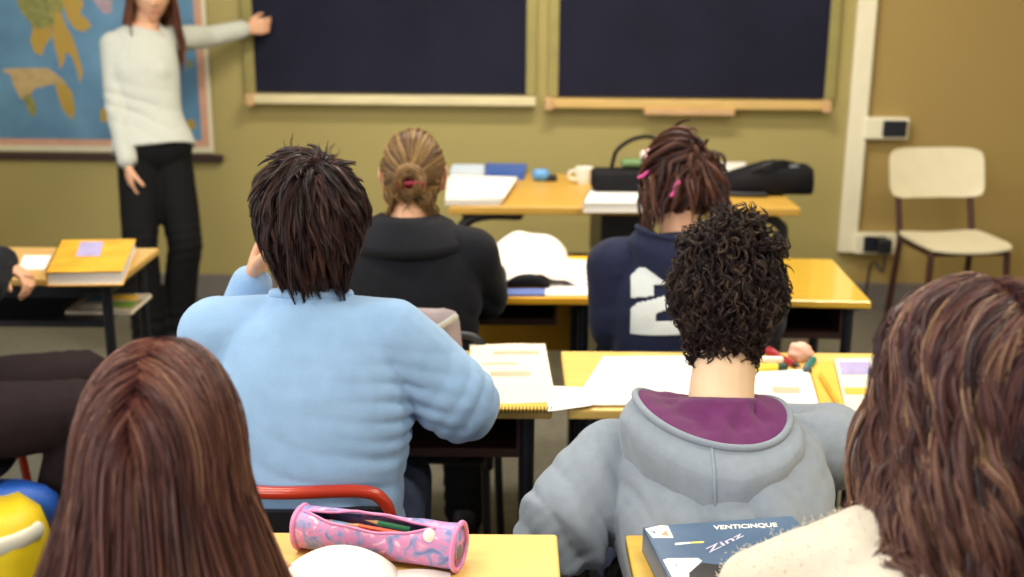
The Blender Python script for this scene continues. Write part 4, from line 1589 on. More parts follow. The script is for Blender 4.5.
s, fn = sheet_thing('folder', 'bright blue folder at the back of the teacher desk', 'folder', [(485, 180), (524, 180), (527, 171.5), (485, 171)], TT, M['blue_cover'], 0.035)
q = H(540, 181, TT)
t = thing('tape_dispenser', 'small blue and black tape dispenser on the teacher desk', 'tape dispenser', q)
MB().tube([q + V((-0.012, 0.0, 0.026)), q + V((0.018, 0.0, 0.026))], 0.026, n=20).build('tape_roll', mat('light_blue_tape', rgb(88, 150, 206), 0.4), t, origin=q, smooth=True)
MB().box(q + V((0.045, 0, 0.014)), (0.055, 0.04, 0.026), bev=0.008).build('dispenser_body', M['black'], t, origin=q)
q = H(584, 184, TT)
t = thing('white_cup', 'white cup at the end of the dark case on the teacher desk', 'cup', q)
rings = []
for z, r in ((0.0, 0.028), (0.004, 0.031), (0.03, 0.036), (0.07, 0.040), (0.07, 0.036), (0.03, 0.032), (0.008, 0.027)):
    rings.append([q + V((r * math.cos(a), r * math.sin(a), z)) for a in np.linspace(0, 2 * PI, 24, endpoint=False)])
MB().loft(rings).build('cup_body', M['white_plastic'], t, origin=q, smooth=True, angle=50)
MB().tube([q + V((-0.036, 0, 0.055)), q + V((-0.06, 0, 0.052)), q + V((-0.062, 0, 0.025)), q + V((-0.033, 0, 0.018))], 0.005, n=8, smooth=14).build('handle', M['white_plastic'], t, origin=q, smooth=True)
BK, _, _, _ = book('thick white book under the dark case on the teacher desk', [(583, 203), (650, 203), (650, 188), (590, 188)], TT, 0.036, M['paper'], M['paper'], name='thick_book')
q = H(620, 187, TT + 0.055)
t = thing('handbag', 'dark handbag with an arched handle behind the navy hoodie', 'bag', (q.x, q.y, TT + 0.037))
o = t.location.copy()
x0, x1 = H(590, 187, TT + 0.037).x, H(660, 187, TT + 0.037).x
m = MB().box((((x0 + x1) / 2), q.y + 0.05, TT + 0.037 + 0.04), (x1 - x0, 0.13, 0.08), bev=0.02, seg=3)
m.build('bag_body', M['black_cloth'], t, origin=o, smooth=True, angle=60)
m = MB().tube([V((x0 + 0.08, q.y + 0.06, TT + 0.125)), V((x0 + 0.10, q.y + 0.06, TT + 0.19)), V((x0 + 0.17, q.y + 0.06, TT + 0.235)), V((x1 - 0.03, q.y + 0.06, TT + 0.23)), V((x1 + 0.01, q.y + 0.06, TT + 0.13))], 0.008, n=10, smooth=26)
m.build('handle', M['black_cloth'], t, origin=o, smooth=True)
m = MB().box(((x0 + x1) / 2 + 0.03, q.y + 0.06, TT + 0.14), (0.11, 0.06, 0.03), bev=0.012)
m.build('green_pouch', mat('olive_green_pouch', rgb(110, 140, 90), 0.6, 0.1), t, origin=o)
m = MB().box(((x0 + x1) / 2 + 0.09, q.y + 0.1, TT + 0.155), (0.07, 0.05, 0.05), bev=0.012)
m.build('white_tissue', M['paper'], t, origin=o)
# black soft bag
c0, c1 = H(724, 197, TT), H(815, 197, TT)
o = (c0 + c1) / 2
t = thing('soft_bag', 'black soft bag lying at the end of the teacher desk', 'bag', o)
rings = []
for u, hd, hh in ((0.0, 0.03, 0.045), (0.03, 0.06, 0.075), (0.25, 0.085, 0.10), (0.5, 0.09, 0.125), (0.62, 0.09, 0.13), (0.75, 0.09, 0.118), (0.95, 0.085, 0.115), (0.985, 0.075, 0.105), (1.0, 0.05, 0.09)):
    cc = c0.lerp(c1, u) + V((0, 0.09, 0))
    rings.append([cc + V((0, hd * math.copysign(abs(math.cos(a)) ** 0.6, math.cos(a)), hh * 0.5 + hh * 0.5 * math.copysign(abs(math.sin(a)) ** 0.6, math.sin(a)))) for a in np.linspace(0, 2 * PI, 24, endpoint=False)])
ob = MB().loft(rings).build('bag_body', M['black_cloth'], t, origin=o, smooth=True)
wrinkle(ob, o, 0.005, 14, (), 1.0, (1, 1, 1))
MB().tube([c0.lerp(c1, 0.3) + V((0, 0.02, 0.10)), c0.lerp(c1, 0.45) + V((0, 0.0, 0.128)), c0.lerp(c1, 0.62) + V((0, 0.02, 0.138)), c0.lerp(c1, 0.8) + V((0, 0.05, 0.122))], 0.008, n=8, smooth=18).build('strap', M['black'], t, origin=o, smooth=True)
MB().box(c0.lerp(c1, 0.76) + V((0, 0.03, 0.118)), (0.035, 0.03, 0.012), bev=0.003).build('buckle', mat('grey_buckle', rgb(120, 122, 132), 0.35), t, origin=o)
MB().tube([c0 + V((-0.02, 0.02, 0.012)), c0.lerp(c1, 0.2) + V((0, -0.005, 0.012)), c0.lerp(c1, 0.45) + V((0, -0.012, 0.012))], 0.010, n=8, smooth=14).build('hem_strap', M['black'], t, origin=o, smooth=True)
s, fn = sheet_thing('paper_sheet', 'white papers showing behind the black soft bag', 'paper', [(690, 182), (748, 182), (745, 171), (690, 171)], TT, M['paper'], 0.04)

# ================================================================ tan desk below the map
BKY, fc, on, o = book('thick yellow covered book with a purple picture on the tan desk', [(45, 272), (122, 271), (136, 239), (61, 240)], DT, 0.042, M['yellow_cover'], M['paper'], name='yellow_book')
MB().prism([(0.30, 0.45), (0.62, 0.45), (0.58, 0.92), (0.28, 0.92)], lambda u, v: on(u, v) - V((0, 0, 0.0003)), lambda u, v: on(u, v) + V((0, 0, 0.0006))).build('cover_picture', M['lilac'], fc, origin=o)
sheet_thing('paper_sheet', 'small white sheet between the hand and the yellow book', 'paper', [(18, 270), (45, 270), (52, 256), (24, 256)], DT, M['paper'], 0.002, 0.002)
zz = DH - 0.15 + 0.0045
cc = D4.location
o = V((-1.25, cc.y + 0.03, zz))
t = thing('magazine', 'colourful magazine lying in the tray under the tan desk', 'magazine', o)
MB().box(o + V((0, 0, 0.006)), (0.20, 0.20, 0.011)).build('pages', M['paper_c'], t, origin=o)
M['mag'] = mat('colourful_magazine_cover', rgb(220, 224, 226), 0.4, 0.3, 18, col2=rgb(150, 120, 50))
MB().box(o + V((0, 0, 0.0122)), (0.20, 0.20, 0.0012)).build('cover', M['mag'], t, origin=o)
for (dx, dy, w_, h_, cc_) in ((-0.05, 0.04, 0.06, 0.08, (84, 128, 168)), (0.03, 0.05, 0.09, 0.06, (214, 168, 40)), (0.05, -0.03, 0.08, 0.07, (96, 126, 48)), (-0.03, -0.05, 0.08, 0.05, (236, 236, 236))):
    MB().box(o + V((dx, dy, 0.0130)), (w_, h_, 0.0008)).build('cover_print', mat('print_%d_%d_%d' % cc_, rgb(*cc_), 0.5, 0.1), t, origin=o)

# ================================================================ yellow and blue backpack on the floor
bp = at(-4, 0, 2.78)
BPK = thing('backpack', 'yellow and blue backpack standing on the floor', 'backpack', bp)
M['bp_yellow'] = mat('yellow_nylon', rgb(226, 196, 22), 0.5, 0.1, 9, bump=0.2)
M['bp_blue'] = mat('blue_nylon', rgb(38, 92, 190), 0.5, 0.12, 9, bump=0.2)
M['bp_white'] = mat('white_nylon', rgb(226, 222, 206), 0.5, 0.05)


def bag_ring(z, hw, hd, dy=0.0):
    return [bp + V((hw * math.copysign(abs(math.cos(a)) ** 0.7, math.cos(a)), dy + hd * math.copysign(abs(math.sin(a)) ** 0.7, math.sin(a)), z)) for a in np.linspace(0, 2 * PI, 32, endpoint=False)]


ob = MB().loft([bag_ring(0.0, 0.12, 0.09), bag_ring(0.02, 0.15, 0.12), bag_ring(0.15, 0.16, 0.13), bag_ring(0.32, 0.155, 0.12), bag_ring(0.39, 0.14, 0.10), bag_ring(0.415, 0.10, 0.07)]).build('main_body', M['bp_yellow'], BPK, origin=bp, smooth=True)
wrinkle(ob, bp, 0.010, 9, (), 2.0, (1, 1, 1))
ob = MB().loft([bag_ring(0.33, 0.158, 0.045, 0.090), bag_ring(0.39, 0.150, 0.045, 0.090), bag_ring(0.415, 0.13, 0.04, 0.090), bag_ring(0.425, 0.09, 0.025, 0.090)]).build('top_flap', M['bp_blue'], BPK, origin=bp, smooth=True)
wrinkle(ob, bp, 0.008, 12, (), 4.0, (1, 1, 1))
ob = MB().loft([[p + V((0, -0.125, 0)) for p in bag_ring(z, hw, hd)] for z, hw, hd in ((0.04, 0.08, 0.02), (0.06, 0.11, 0.045), (0.20, 0.115, 0.05), (0.25, 0.10, 0.035), (0.27, 0.07, 0.012))]).build('front_pocket', M['bp_yellow'], BPK, origin=bp, smooth=True)
MB().tube([bp + V((-0.11, -0.10, 0.30)), bp + V((-0.06, -0.128, 0.285)), bp + V((0.0, -0.135, 0.315)), bp + V((0.04, -0.12, 0.37))], 0.012, n=10, smooth=20, flat=0.5).build('strap', M['bp_blue'], BPK, origin=bp, smooth=True)
MB().tube([bp + V((0.0, -0.135, 0.345)), bp + V((0.07, -0.115, 0.355)), bp + V((0.13, -0.07, 0.36)), bp + V((0.15, -0.02, 0.36))], 0.022, n=12, smooth=16, flat=0.5).build('white_trim', M['bp_white'], BPK, origin=bp, smooth=True)
MB().tube([bp + V((0.085, -0.135, 0.27)), bp + V((0.095, -0.145, 0.16))], 0.006, n=8).build('zip_pull', M['black'], BPK, origin=bp, smooth=True)
# ================================================================ people
M['sweater_blue'] = mat('light_blue_knit', rgb(142, 178, 220), 0.9, 0.05, 30, bump=0.25, bscale=500, sheen=0.3, spec=0.2)
M['hoodie_grey'] = mat('blue_grey_fleece', rgb(140, 151, 166), 0.95, 0.05, 60, bump=0.25, bscale=600, sheen=0.25, spec=0.15)
M['hood_plum'] = mat('plum_lining', rgb(104, 46, 98), 0.95, 0.1, 60, bump=0.2, bscale=600, sheen=0.2, spec=0.15)
M['jacket_black'] = mat('black_wool_jacket', rgb(17, 19, 28), 0.85, 0.12, 30, bump=0.2, bscale=500, sheen=0.05, spec=0.2)
M['hoodie_navy'] = mat('navy_fleece', rgb(27, 33, 60), 0.9, 0.1, 30, bump=0.2, bscale=500, sheen=0.08, spec=0.2)
M['knit_white'] = mat('white_knit', rgb(200, 203, 194), 0.9, 0.03, 30, bump=0.25, bscale=500, sheen=0.2, spec=0.2)
M['fluffy_white'] = mat('fluffy_white_wool', rgb(226, 216, 200), 0.95, 0.03, 30, sheen=0.4, spec=0.1)
M['top_tan'] = mat('sand_jumper', rgb(196, 176, 150), 0.9, 0.06, 30, bump=0.2, bscale=500)
M['denim'] = mat('dark_denim', rgb(42, 52, 78), 0.85, 0.15, 30, bump=0.15, bscale=500)
M['black_trousers'] = mat('black_trousers', rgb(9, 8, 12), 0.85, 0.12, 20, spec=0.25)
M['brown_trousers'] = mat('dark_plum_brown_trousers', rgb(32, 20, 24), 0.85, 0.12, 20, spec=0.25)
M['varsity'] = mat('white_felt_number', rgb(204, 212, 218), 0.9, 0.03, 60, bump=0.2, bscale=500)
M['scrunchie'] = mat('pink_hair_band', rgb(214, 76, 150), 0.6, 0.1, 40)
M['clip_red'] = mat('dark_red_hair_clip', rgb(130, 24, 44), 0.35, 0.1)
M['pink_pale'] = mat('pale_pink_band', rgb(236, 180, 186), 0.6, 0.08)
M['silver'] = mat('silver', rgb(200, 200, 205), 0.3, 0.05, metal=0.9)


def garment(p, m, name, r, spine, vox=0.007, it=5, cuff=0.0, folds=(), amp=0.0025, seed=0.0, scale=8, arms=True, exp=2.3, extra=None):
    mb = MB()
    torso_into(mb, spine, p.side, exp=exp)
    if arms:
        sleeves_into(mb, p, r, cuff)
    if extra:
        extra(mb)
    ob = mb.build(name, m, p.ob, origin=p.base)
    remesh(ob, vox, it)
    wrinkle(ob, p.base, amp, scale, folds, seed)
    return ob


def collar_ring(p, m, name, r=0.064, t=0.011, tilt=0.35, lift=0.0, squash=1.0):
    c = p.neck + V((0, 0, lift))
    pts = []
    for k in range(33):
        a = 2 * PI * k / 32
        pts.append(c + p.side * (r * math.cos(a)) + p.fwd * (r * 0.95 * math.sin(a)) - V((0, 0, tilt * r * math.sin(a))))
    return MB().tube(pts, t, n=10, caps=False).build(name, m, p.ob, origin=p.base, smooth=True)


def std_spine(p, w=1.0, dpt=1.0, low=0.10):
    return [(p.pelvis - V((0, 0, low)), 0.165 * w, 0.125 * dpt), (p.pelvis + V((0, 0, 0.02)), 0.168 * w, 0.128 * dpt), (p.waist, 0.155 * w, 0.118 * dpt), (p.chest, 0.172 * w, 0.122 * dpt), (p.upper, 0.150 * w, 0.100 * dpt), (p.upper.lerp(p.neck, 0.70), 0.086 * w, 0.076 * dpt), (p.neck + V((0, 0, 0.004)), 0.064, 0.063)]


def cuffs(p, m, r=0.044):
    for s in 'lr':
        d = (p.wr[s] - p.el[s]).normalized()
        MB().tube([p.wr[s] - d * 0.035, p.wr[s] - d * 0.0], r, n=16).build('cuff', m, p.ob, origin=p.base, smooth=True)


# ---------------------------------------------------------------- boy in the light blue sweater
def P_at_neck(key, lean, **k):
    """seated pose whose neck base sits on NB[key]"""
    n = NB[key]
    top = (n.z - 0.50) / (1.06 - 0.50)
    yaw = k.get('yaw', 0.0)
    off = Matrix.Rotation(yaw, 3, 'Z') @ V((0, lean * 1.15, 0))
    return seated((n.x - off.x, n.y - off.y), lean=lean, top=top, **k)


NB['blue'].x += 0.006
p = P_at_neck('blue', 0.07, shw=0.165, head_turn=math.radians(10), head_nod=math.radians(-8))
p.head = p.T(0.0, 0.105, p.neck.z + 0.115)
p.hs = 1.06
p.sh['l'] = Q(218, 0.985, 2.06)
p.sh['r'] = Q(390, 0.985, 2.06)
p.el['r'] = Q(463, 0.845, 2.12)
p.wr['r'] = Q(425, 0.80, 2.36)
p.el['l'] = Q(222, 0.815, 2.26)
p.wr['l'] = P(252, 284, 2.22)
p.hands = {'l': dict(d=V((0.35, 0.0, 0.94)), palm=V((0.9, -0.2, -0.1)), thumb=V((0, -1, 0.1)), curls=(0.7, 0.8, 0.9, 1.0)), 'r': dict(d=V((-0.8, 0.6, 0.0)), palm=V((0, 0, -1)))}
p.ob = body(p, 'boy in the light blue sweater with tousled dark brown hair, cheek on his hand', M['skin'], vox=0.0045, drop=0.02)
BLUE = p
sp = std_spine(p, 1.06, 1.05)
f = [(p.sh['r'] + V((0.01, -0.02, -0.13)), V((0.25, 0, 1)), 0.085, 0.030, 0.008),
     (p.el['r'], V((1, 0.2, -0.6)), 0.08, 0.04, 0.005),
     (p.sh['l'] + V((0.02, -0.02, -0.14)), V((-0.3, 0, 1)), 0.08, 0.035, 0.004),
     (p.waist + V((0.05, -0.1, -0.05)), V((0.3, 0, 1)), 0.15, 0.055, 0.006),
     (p.el['l'], V((0, 0, 1)), 0.07, 0.04, 0.004)]
garment(p, M['sweater_blue'], 'sweater', (0.070, 0.074, 0.072, 0.055, 0.040), sp, vox=0.006, folds=f, amp=0.003, seed=2.0, scale=7)
collar_ring(p, M['sweater_blue'], 'ribbed_collar', 0.066, 0.010, 0.25, 0.0)
cuffs(p, M['sweater_blue'], 0.039)
trousers(p, p.ob, M['denim'], seed=3.0)
shoes(p, p.ob, M['shoe_w'], M['rubber'])

M['hair_brown'] = hair_mat('dark_brown_hair', [(0.0, rgb(28, 16, 18)), (0.5, rgb(46, 27, 29)), (0.85, rgb(74, 46, 43)), (1.0, rgb(104, 72, 62))], 0.45, spec=0.3)
h = Hair(p, radii=(0.080, 0.099, 0.110), seed=11)
reg = region_full(nape=-0.80, front=0.25, k=0.75)
h.cap(reg, 0.004)
WH = norm(np.array([0.25, -0.28, 0.92]))


def swirl(d, q, t, w=WH, tw=0.45, down=0.35):
    """comb away from the crown whorl w, with a little turn"""
    v = q - w
    tan = v - q * (v * q).sum(-1, keepdims=True)
    tan = norm(tan + 1e-6)
    return norm(tan + tw * np.cross(q, tan) + np.array([0, 0, -down]))


dirs = h.scalp(620, reg)
h.lr = h.g.random(len(dirs))
G_ = h.grow(dirs, swirl, np.clip(0.075 + 0.015 * h.g.normal(size=len(dirs)), 0.045, 0.11), S=9, lift=(0.007, 0.025), grav=0.10, stiff=0.46, start=0.45, extra=0.36, xlim=(0.110, 0.062, 0.11, 0.02))
h.clumps(G_, 22, 0.010, 0.004, 0.00045, wave=(0.003, 0.8), fill=0.004, taper=0.3, lenvar=0.3, rspread=0.2)
top = h.scalp(12, lambda d: (d[:, 2] > 0.8))
h.lr = h.g.random(len(top))
G_ = h.grow(top, lambda d, q, t: norm(np.array([[0.2, 0.5, 0.5]]).repeat(len(d), 0) + 0.8 * h.g.normal(size=d.shape)), 0.045, S=8, lift=(0.012, 0.03), grav=0.0, stiff=0.8, start=1.0, extra=0.5)
h.clumps(G_, 7, 0.006, 0.001, 0.0004, taper=0.2, lenvar=0.3)
h.build(M['hair_brown'], p.ob, p.base)

# ---------------------------------------------------------------- boy in the grey hoodie
p = P_at_neck('hoodie', 0.17, shw=0.17, head_turn=math.radians(-14), head_nod=math.radians(-16))
p.head = Q(727, 1.045, 2.02)
p.trap = V((0, 0.075, -0.075))
p.sh['l'] = p.neck + V((-0.182, -0.005, -0.105))
p.sh['r'] = p.neck + V((0.192, 0.015, -0.098))
p.el['l'] = Q(562, 0.705, 1.93)
p.wr['l'] = V((p.neck.x - 0.06, p.neck.y + 0.19, 0.765))
p.el['r'] = Q(828, 0.775, 2.12)
p.wr['r'] = V((p.neck.x + 0.07, p.neck.y + 0.22, 0.765))
p.ob = body(p, 'boy in the grey hoodie with short dark curly hair', M['skin_pale'], vox=0.0045, slim=0.8, drop=0.035)
HOOD = p
sp = [(p.pelvis - V((0, 0, 0.10)), 0.18, 0.135), (p.pelvis + V((0, 0, 0.02)), 0.182, 0.138), (p.waist, 0.170, 0.125), (p.chest + p.fwd * 0.02, 0.180, 0.115), (p.upper + p.fwd * 0.035 - V((0, 0, 0.01)), 0.150, 0.085), (p.upper.lerp(p.neck, 0.6) + p.fwd * 0.03 - V((0, 0, 0.035)), 0.070, 0.055)]
f = [(p.el['l'], V((0.9, 0.2, 0.6)), 0.12, 0.055, 0.006), (p.sh['l'] + V((0.03, -0.06, -0.10)), V((1, 0.2, 0.35)), 0.11, 0.055, 0.014), (p.sh['l'] + V((0.0, -0.05, -0.22)), V((1, 0.2, -0.3)), 0.10, 0.05, 0.012), (p.sh['r'] + V((-0.02, -0.06, -0.12)), V((-1, 0.3, 0.5)), 0.10, 0.05, 0.008), (p.waist + V((0, -0.1, 0.05)), V((1, 0, 0.5)), 0.15, 0.065, 0.011)]
garment(p, M['hoodie_grey'], 'hoodie', (0.066, 0.078, 0.078, 0.066, 0.052), sp, vox=0.006, folds=f, amp=0.004, seed=5.0, scale=6)
cuffs(p, M['hoodie_grey'], 0.045)
trousers(p, p.ob, M['denim'], seed=4.0)
shoes(p, p.ob, M['shoe_d'], M['rubber'])


def make_hood(p, outer_m, inner_m, w=0.125, back=0.135, drop=0.15, rim_h=-0.035, seam=True, front=0.06, rise=0.05, bag=1.0, name='hood', shift=0.0, skew=0.0):
    """a hood lying down the back: an open rim round the neck, lining inside, a pouch hanging behind"""
    n = p.neck + p.side * shift
    nu, nv = 72, 26

    def rim(a):
        """a = angle, 0 at the throat, pi at the nape"""
        k = 0.5 - 0.5 * math.cos(a)                  # 0 front .. 1 back
        x = w * math.sin(a) * (1.0 + 0.10 * k)
        y = front * (1 - k) ** 1.2 - back * k ** 1.1
        k2 = 0.5 - 0.5 * math.cos(a + skew * math.sin(a / 2))
        z = rise * math.sin(a) ** 2 * (0.3 + 0.7 * (1 - k)) + rim_h * k2 - 0.035 * (1 - k) ** 2 - (skew * 0.05 * math.sin(a) * k)
        return n + p.side * x + p.fwd * y + V((0, 0, z))

    def inner(a):
        k = 0.5 - 0.5 * math.cos(a)
        return p.neck + p.side * (0.060 * math.sin(a)) + p.fwd * (0.058 * math.cos(a)) + V((0, 0, 0.020 - 0.045 * (1 - k)))

    def pouch(a):
        """lowest point of the outer fold under the rim"""
        k = 0.5 - 0.5 * math.cos(a)
        x = w * 1.18 * math.sin(a) * (1 - 0.30 * k ** 3)
        y = front * 0.8 * (1 - k) - (back + 0.040 * bag) * k ** 1.0
        z = -0.055 - 0.02 * math.sin(a) ** 2 - drop * k ** 3.2
        return n + p.side * x + p.fwd * y + V((0, 0, z))

    def under(a):
        k = 0.5 - 0.5 * math.cos(a)
        return n + p.side * (0.085 * math.sin(a)) + p.fwd * (0.02 - 0.095 * k) + V((0, 0, -0.065 - (drop + 0.0) * 0.72 * k ** 2))

    def out_pt(a, v):
        r, q, u = rim(a), pouch(a), under(a)
        k = 0.5 - 0.5 * math.cos(a)
        mid = r.lerp(q, 0.45) - p.fwd * (0.028 * k * bag) + p.side * (0.016 * math.sin(a)) + V((0, 0, 0.010))
        arr = catmull([r, mid, q, q.lerp(u, 0.5) - V((0, 0, 0.018 * k)), u], 41)
        c = V(arr[min(40, int(round(v * 40)))])
        j = noise.noise(V((a * 2.4, v * 3.0, 3.3))) * 0.014 * math.sin(PI * min(1, v * 1.05)) + 0.0035 * math.sin(a * 9 + v * 5) * math.sin(PI * v) * k
        return c + (c - n).normalized() * max(j, -0.002)

    def in_pt(a, v):
        r, q = rim(a), inner(a)
        k = 0.5 - 0.5 * math.cos(a)
        mid = r.lerp(q, 0.5) - V((0, 0, 0.012 * k + 0.004))
        arr = catmull([r, mid, q], 21)
        c = V(arr[int(round(v * 20))])
        return c + V((0, 0, (0.006 + 0.010 * noise.noise(V((a * 3, v * 3, 7.0)))) * math.sin(PI * v))) - p.side * (math.sin(PI * v) * (0.010 * math.sin(a) + 0.016 * max(0, math.sin(a)))) + V((0, 0, 0.010 * max(0, math.sin(a)) * math.sin(PI * v)))

    rings = [[out_pt(2 * PI * i / nu, j / nv) for i in range(nu)] for j in range(nv + 1)]
    ho = MB().loft(rings, cap=False).build(name, outer_m, p.ob, origin=p.base, smooth=True)
    sol = ho.modifiers.new('t', 'SOLIDIFY')
    sol.thickness = 0.004
    sol.offset = -1
    bake(ho)
    rings = [[in_pt(2 * PI * i / nu, j / 12) for i in range(nu)] for j in range(13)]
    li = MB().loft(rings, cap=False).build('hood_lining', inner_m, p.ob, origin=p.base, smooth=True)
    sol = li.modifiers.new('t', 'SOLIDIFY')
    sol.thickness = 0.004
    sol.offset = 1
    bake(li)
    MB().tube([rim(2 * PI * i / 72) + V((0, 0, 0.001)) for i in range(74)], 0.0062, n=10, caps=False).build('hood_rim', outer_m, ho, origin=p.base, smooth=True)
    if seam:
        MB().tube([out_pt(PI + seam, v) + (out_pt(PI + seam, v) - n).normalized() * 0.0005 for v in np.linspace(0.02, 0.62, 25)], 0.0028, n=8).build('centre_seam', outer_m, ho, origin=p.base, smooth=True)
    return ho


make_hood(p, M['hoodie_grey'], M['hood_plum'], w=0.122, back=0.150, drop=0.090, rim_h=-0.028, seam=0.12, shift=-0.024, rise=0.045, skew=0.35)

M['hair_curly'] = hair_mat('dark_curly_hair', [(0.0, rgb(22, 13, 17)), (0.55, rgb(40, 24, 28)), (0.85, rgb(68, 49, 44)), (1.0, rgb(110, 90, 70))], 0.45, spec=0.3)
h = Hair(p, radii=(0.081, 0.100, 0.110), seed=21)
reg = region_full(nape=-0.74, front=0.3, k=0.8)
h.cap(reg, 0.008)
dirs = h.scalp(1300, reg)
h.lr = h.g.random(len(dirs))
zlen = np.clip(0.052 + 0.030 * np.clip(dirs[:, 2], -0.6, 1), 0.028, 0.1)
G_ = h.grow(dirs, lambda d, q, t: swirl(d, q, t, w=norm(np.array([0.05, 0.1, 1.0])), tw=0.2, down=0.3), zlen, S=14, lift=(0.006, 0.022), grav=0.02, stiff=0.7, start=0.75, extra=0.5, hug=0.2, xlim=(0.112, 0.064, 0.10, 0.03))
h.clumps(G_, 11, 0.0045, 0.0028, 0.00040, curl=(0.0060, 1.7), fill=0.0019, taper=0.35, lenvar=0.15)
top = h.scalp(150, lambda d: (d[:, 2] > 0.62) & (d[:, 1] < 0.5))
h.lr = h.g.random(len(top))
G_ = h.grow(top, lambda d, q, t: norm(d + 0.4 * h.g.normal(size=d.shape)), 0.048, S=14, lift=(0.01, 0.034), stiff=0.8, start=1.2, extra=0.4)
h.clumps(G_, 16, 0.0055, 0.003, 0.0004, curl=(0.008, 1.7), fill=0.002, taper=0.3, lenvar=0.15)
top = h.scalp(40, lambda d: (d[:, 2] > 0.86) & (np.abs(d[:, 0]) < 0.3) & (d[:, 1] < 0.3))
h.lr = h.g.random(len(top))
G_ = h.grow(top, lambda d, q, t: norm(d + 0.5 * h.g.normal(size=d.shape)), 0.060, S=14, lift=(0.012, 0.042), stiff=0.8, start=1.2, extra=0.3)
h.clumps(G_, 16, 0.0055, 0.003, 0.0004, curl=(0.009, 1.7), fill=0.002, taper=0.3, lenvar=0.15)
h.build(M['hair_curly'], p.ob, p.base)

# ---------------------------------------------------------------- student with the hair bun
p = P_at_neck('bun', 0.06, shw=0.155)
p.head = Q(413, 1.115, 2.92)
p.hs = 0.97
p.el['r'] = Q(484, 0.80, 3.00)
p.wr['r'] = Q(490, 0.80, 3.22)
p.el['l'] = Q(350, 0.80, 2.98)
p.ob = body(p, 'student in a black jacket with fair brown hair pinned in a bun', M['skin'], vox=0.005)
sp = std_spine(p, 1.05, 1.0)
garment(p, M['jacket_black'], 'jacket', (0.070, 0.066, 0.062, 0.055, 0.046), sp, vox=0.007, folds=[(p.sh['r'] + V((0, 0, -0.14)), V((1, 0, 1)), 0.1, 0.05, 0.005)], amp=0.003, seed=7.0)
# wide collar lying over the shoulders
rings = []
for r, z, dr in ((0.062, 0.012, 0), (0.068, 0.022, 0), (0.105, 0.004, 0.0), (0.142, -0.040, 0.0), (0.150, -0.052, 0.0), (0.138, -0.064, 0.0)):
    rg = []
    for k in range(48):
        a = 2 * PI * k / 48
        rg.append(p.neck + p.side * (r * 1.02 * math.cos(a)) + p.fwd * (r * 0.98 * math.sin(a) + dr) + V((0, 0, z - 0.02 * max(0, math.sin(a)))))
    rings.append(rg)
MB().loft(rings, cap=False).build('jacket_collar', M['jacket_black'], p.ob, origin=p.base, smooth=True)
trousers(p, p.ob, M['black_trousers'], seed=5.0)
shoes(p, p.ob, M['shoe_d'], M['rubber'])
M['hair_fair'] = hair_mat('fair_brown_hair', [(0.0, rgb(64, 40, 28)), (0.35, rgb(112, 80, 50)), (0.7, rgb(158, 122, 74)), (1.0, rgb(200, 164, 104))], 0.42)
h = Hair(p, radii=(0.078, 0.098, 0.110), seed=31)
reg = region_full(nape=-0.66, front=0.25, k=0.8)
h.cap(reg, 0.003)
BUN = norm(np.array([0.02, -1.0, 0.02]))


def toward_bun(d, q, t):
    v = BUN - q
    tan = v - q * (v * q).sum(-1, keepdims=True)
    return norm(tan + 1e-6)


dirs = h.scalp(640, reg)
dist = np.arccos(np.clip(dirs @ BUN, -1, 1))
h.lr = h.g.random(len(dirs))
G_ = h.grow(dirs, toward_bun, dist * 0.095, S=10, lift=(0.003, 0.009), stiff=0.3, start=0.08, extra=0.10, hug=0.6)
h.clumps(G_, 14, 0.007, 0.004, 0.0005, fill=0.004, taper=0.8)
bc = h.c + h.R @ np.array([0.0, -0.112, 0.0])
# knot: strands winding round and a loose twisted fall below
paths = []
for k in range(900):
    a0, r0 = h.g.uniform(0, 2 * PI), h.g.uniform(0.014, 0.042)
    tilt = h.g.normal() * 0.5
    ts = np.linspace(0, 1, 12)
    an = a0 + ts * h.g.uniform(1.5, 3.5)
    y = -0.004 - 0.022 * np.sqrt(np.maximum(0, 1 - (r0 / 0.04) ** 2)) + 0.004 * h.g.normal()
    loc = np.stack([r0 * np.cos(an), y + 0.006 * np.sin(an * 2 + tilt), r0 * 1.05 * np.sin(an) + 0.002], -1)
    paths.append(bc + loc @ h.R.T)
h.raw(np.array(paths), 0.0009, h.g.random(900) ** 1.2)
paths = []
for k in range(900):
    s = h.g.uniform(-1, 1)
    ts = np.linspace(0, 1, 12)
    x0 = s * 0.066
    ph = h.g.uniform(0, 6)
    loc = np.stack([x0 * (1 - 0.15 * ts) + 0.016 * np.sin(ts * 6 + s * 9 + ph * 0.15) * ts, 0.022 + 0.012 * h.g.normal() - 0.012 * np.sin(PI * ts), -0.02 - ts * (0.050 + 0.018 * math.cos(s * 7) + 0.010 * h.g.random())], -1)
    paths.append(bc + loc @ h.R.T)
h.raw(np.array(paths), 0.0009, h.g.random(900))
hr = h.build(M['hair_fair'], p.ob, p.base)
m = MB()
cl = V(bc) + V((0.004, -0.022, 0.004))
for a in np.linspace(-0.5, 0.5, 7):
    m.tube([cl + V((a * 0.055, 0.006, 0.012 - 0.02 * abs(a))), cl + V((a * 0.06, -0.006, -0.002)), cl + V((a * 0.055, 0.004, -0.02))], 0.0028, n=8, smooth=8)
m.tube([cl + V((-0.030, 0.002, -0.004)), cl + V((0, -0.008, -0.002)), cl + V((0.030, 0.002, -0.004))], 0.006, n=10, smooth=12)
m.build('hair_clip', M['clip_red'], hr, origin=p.base, smooth=True)

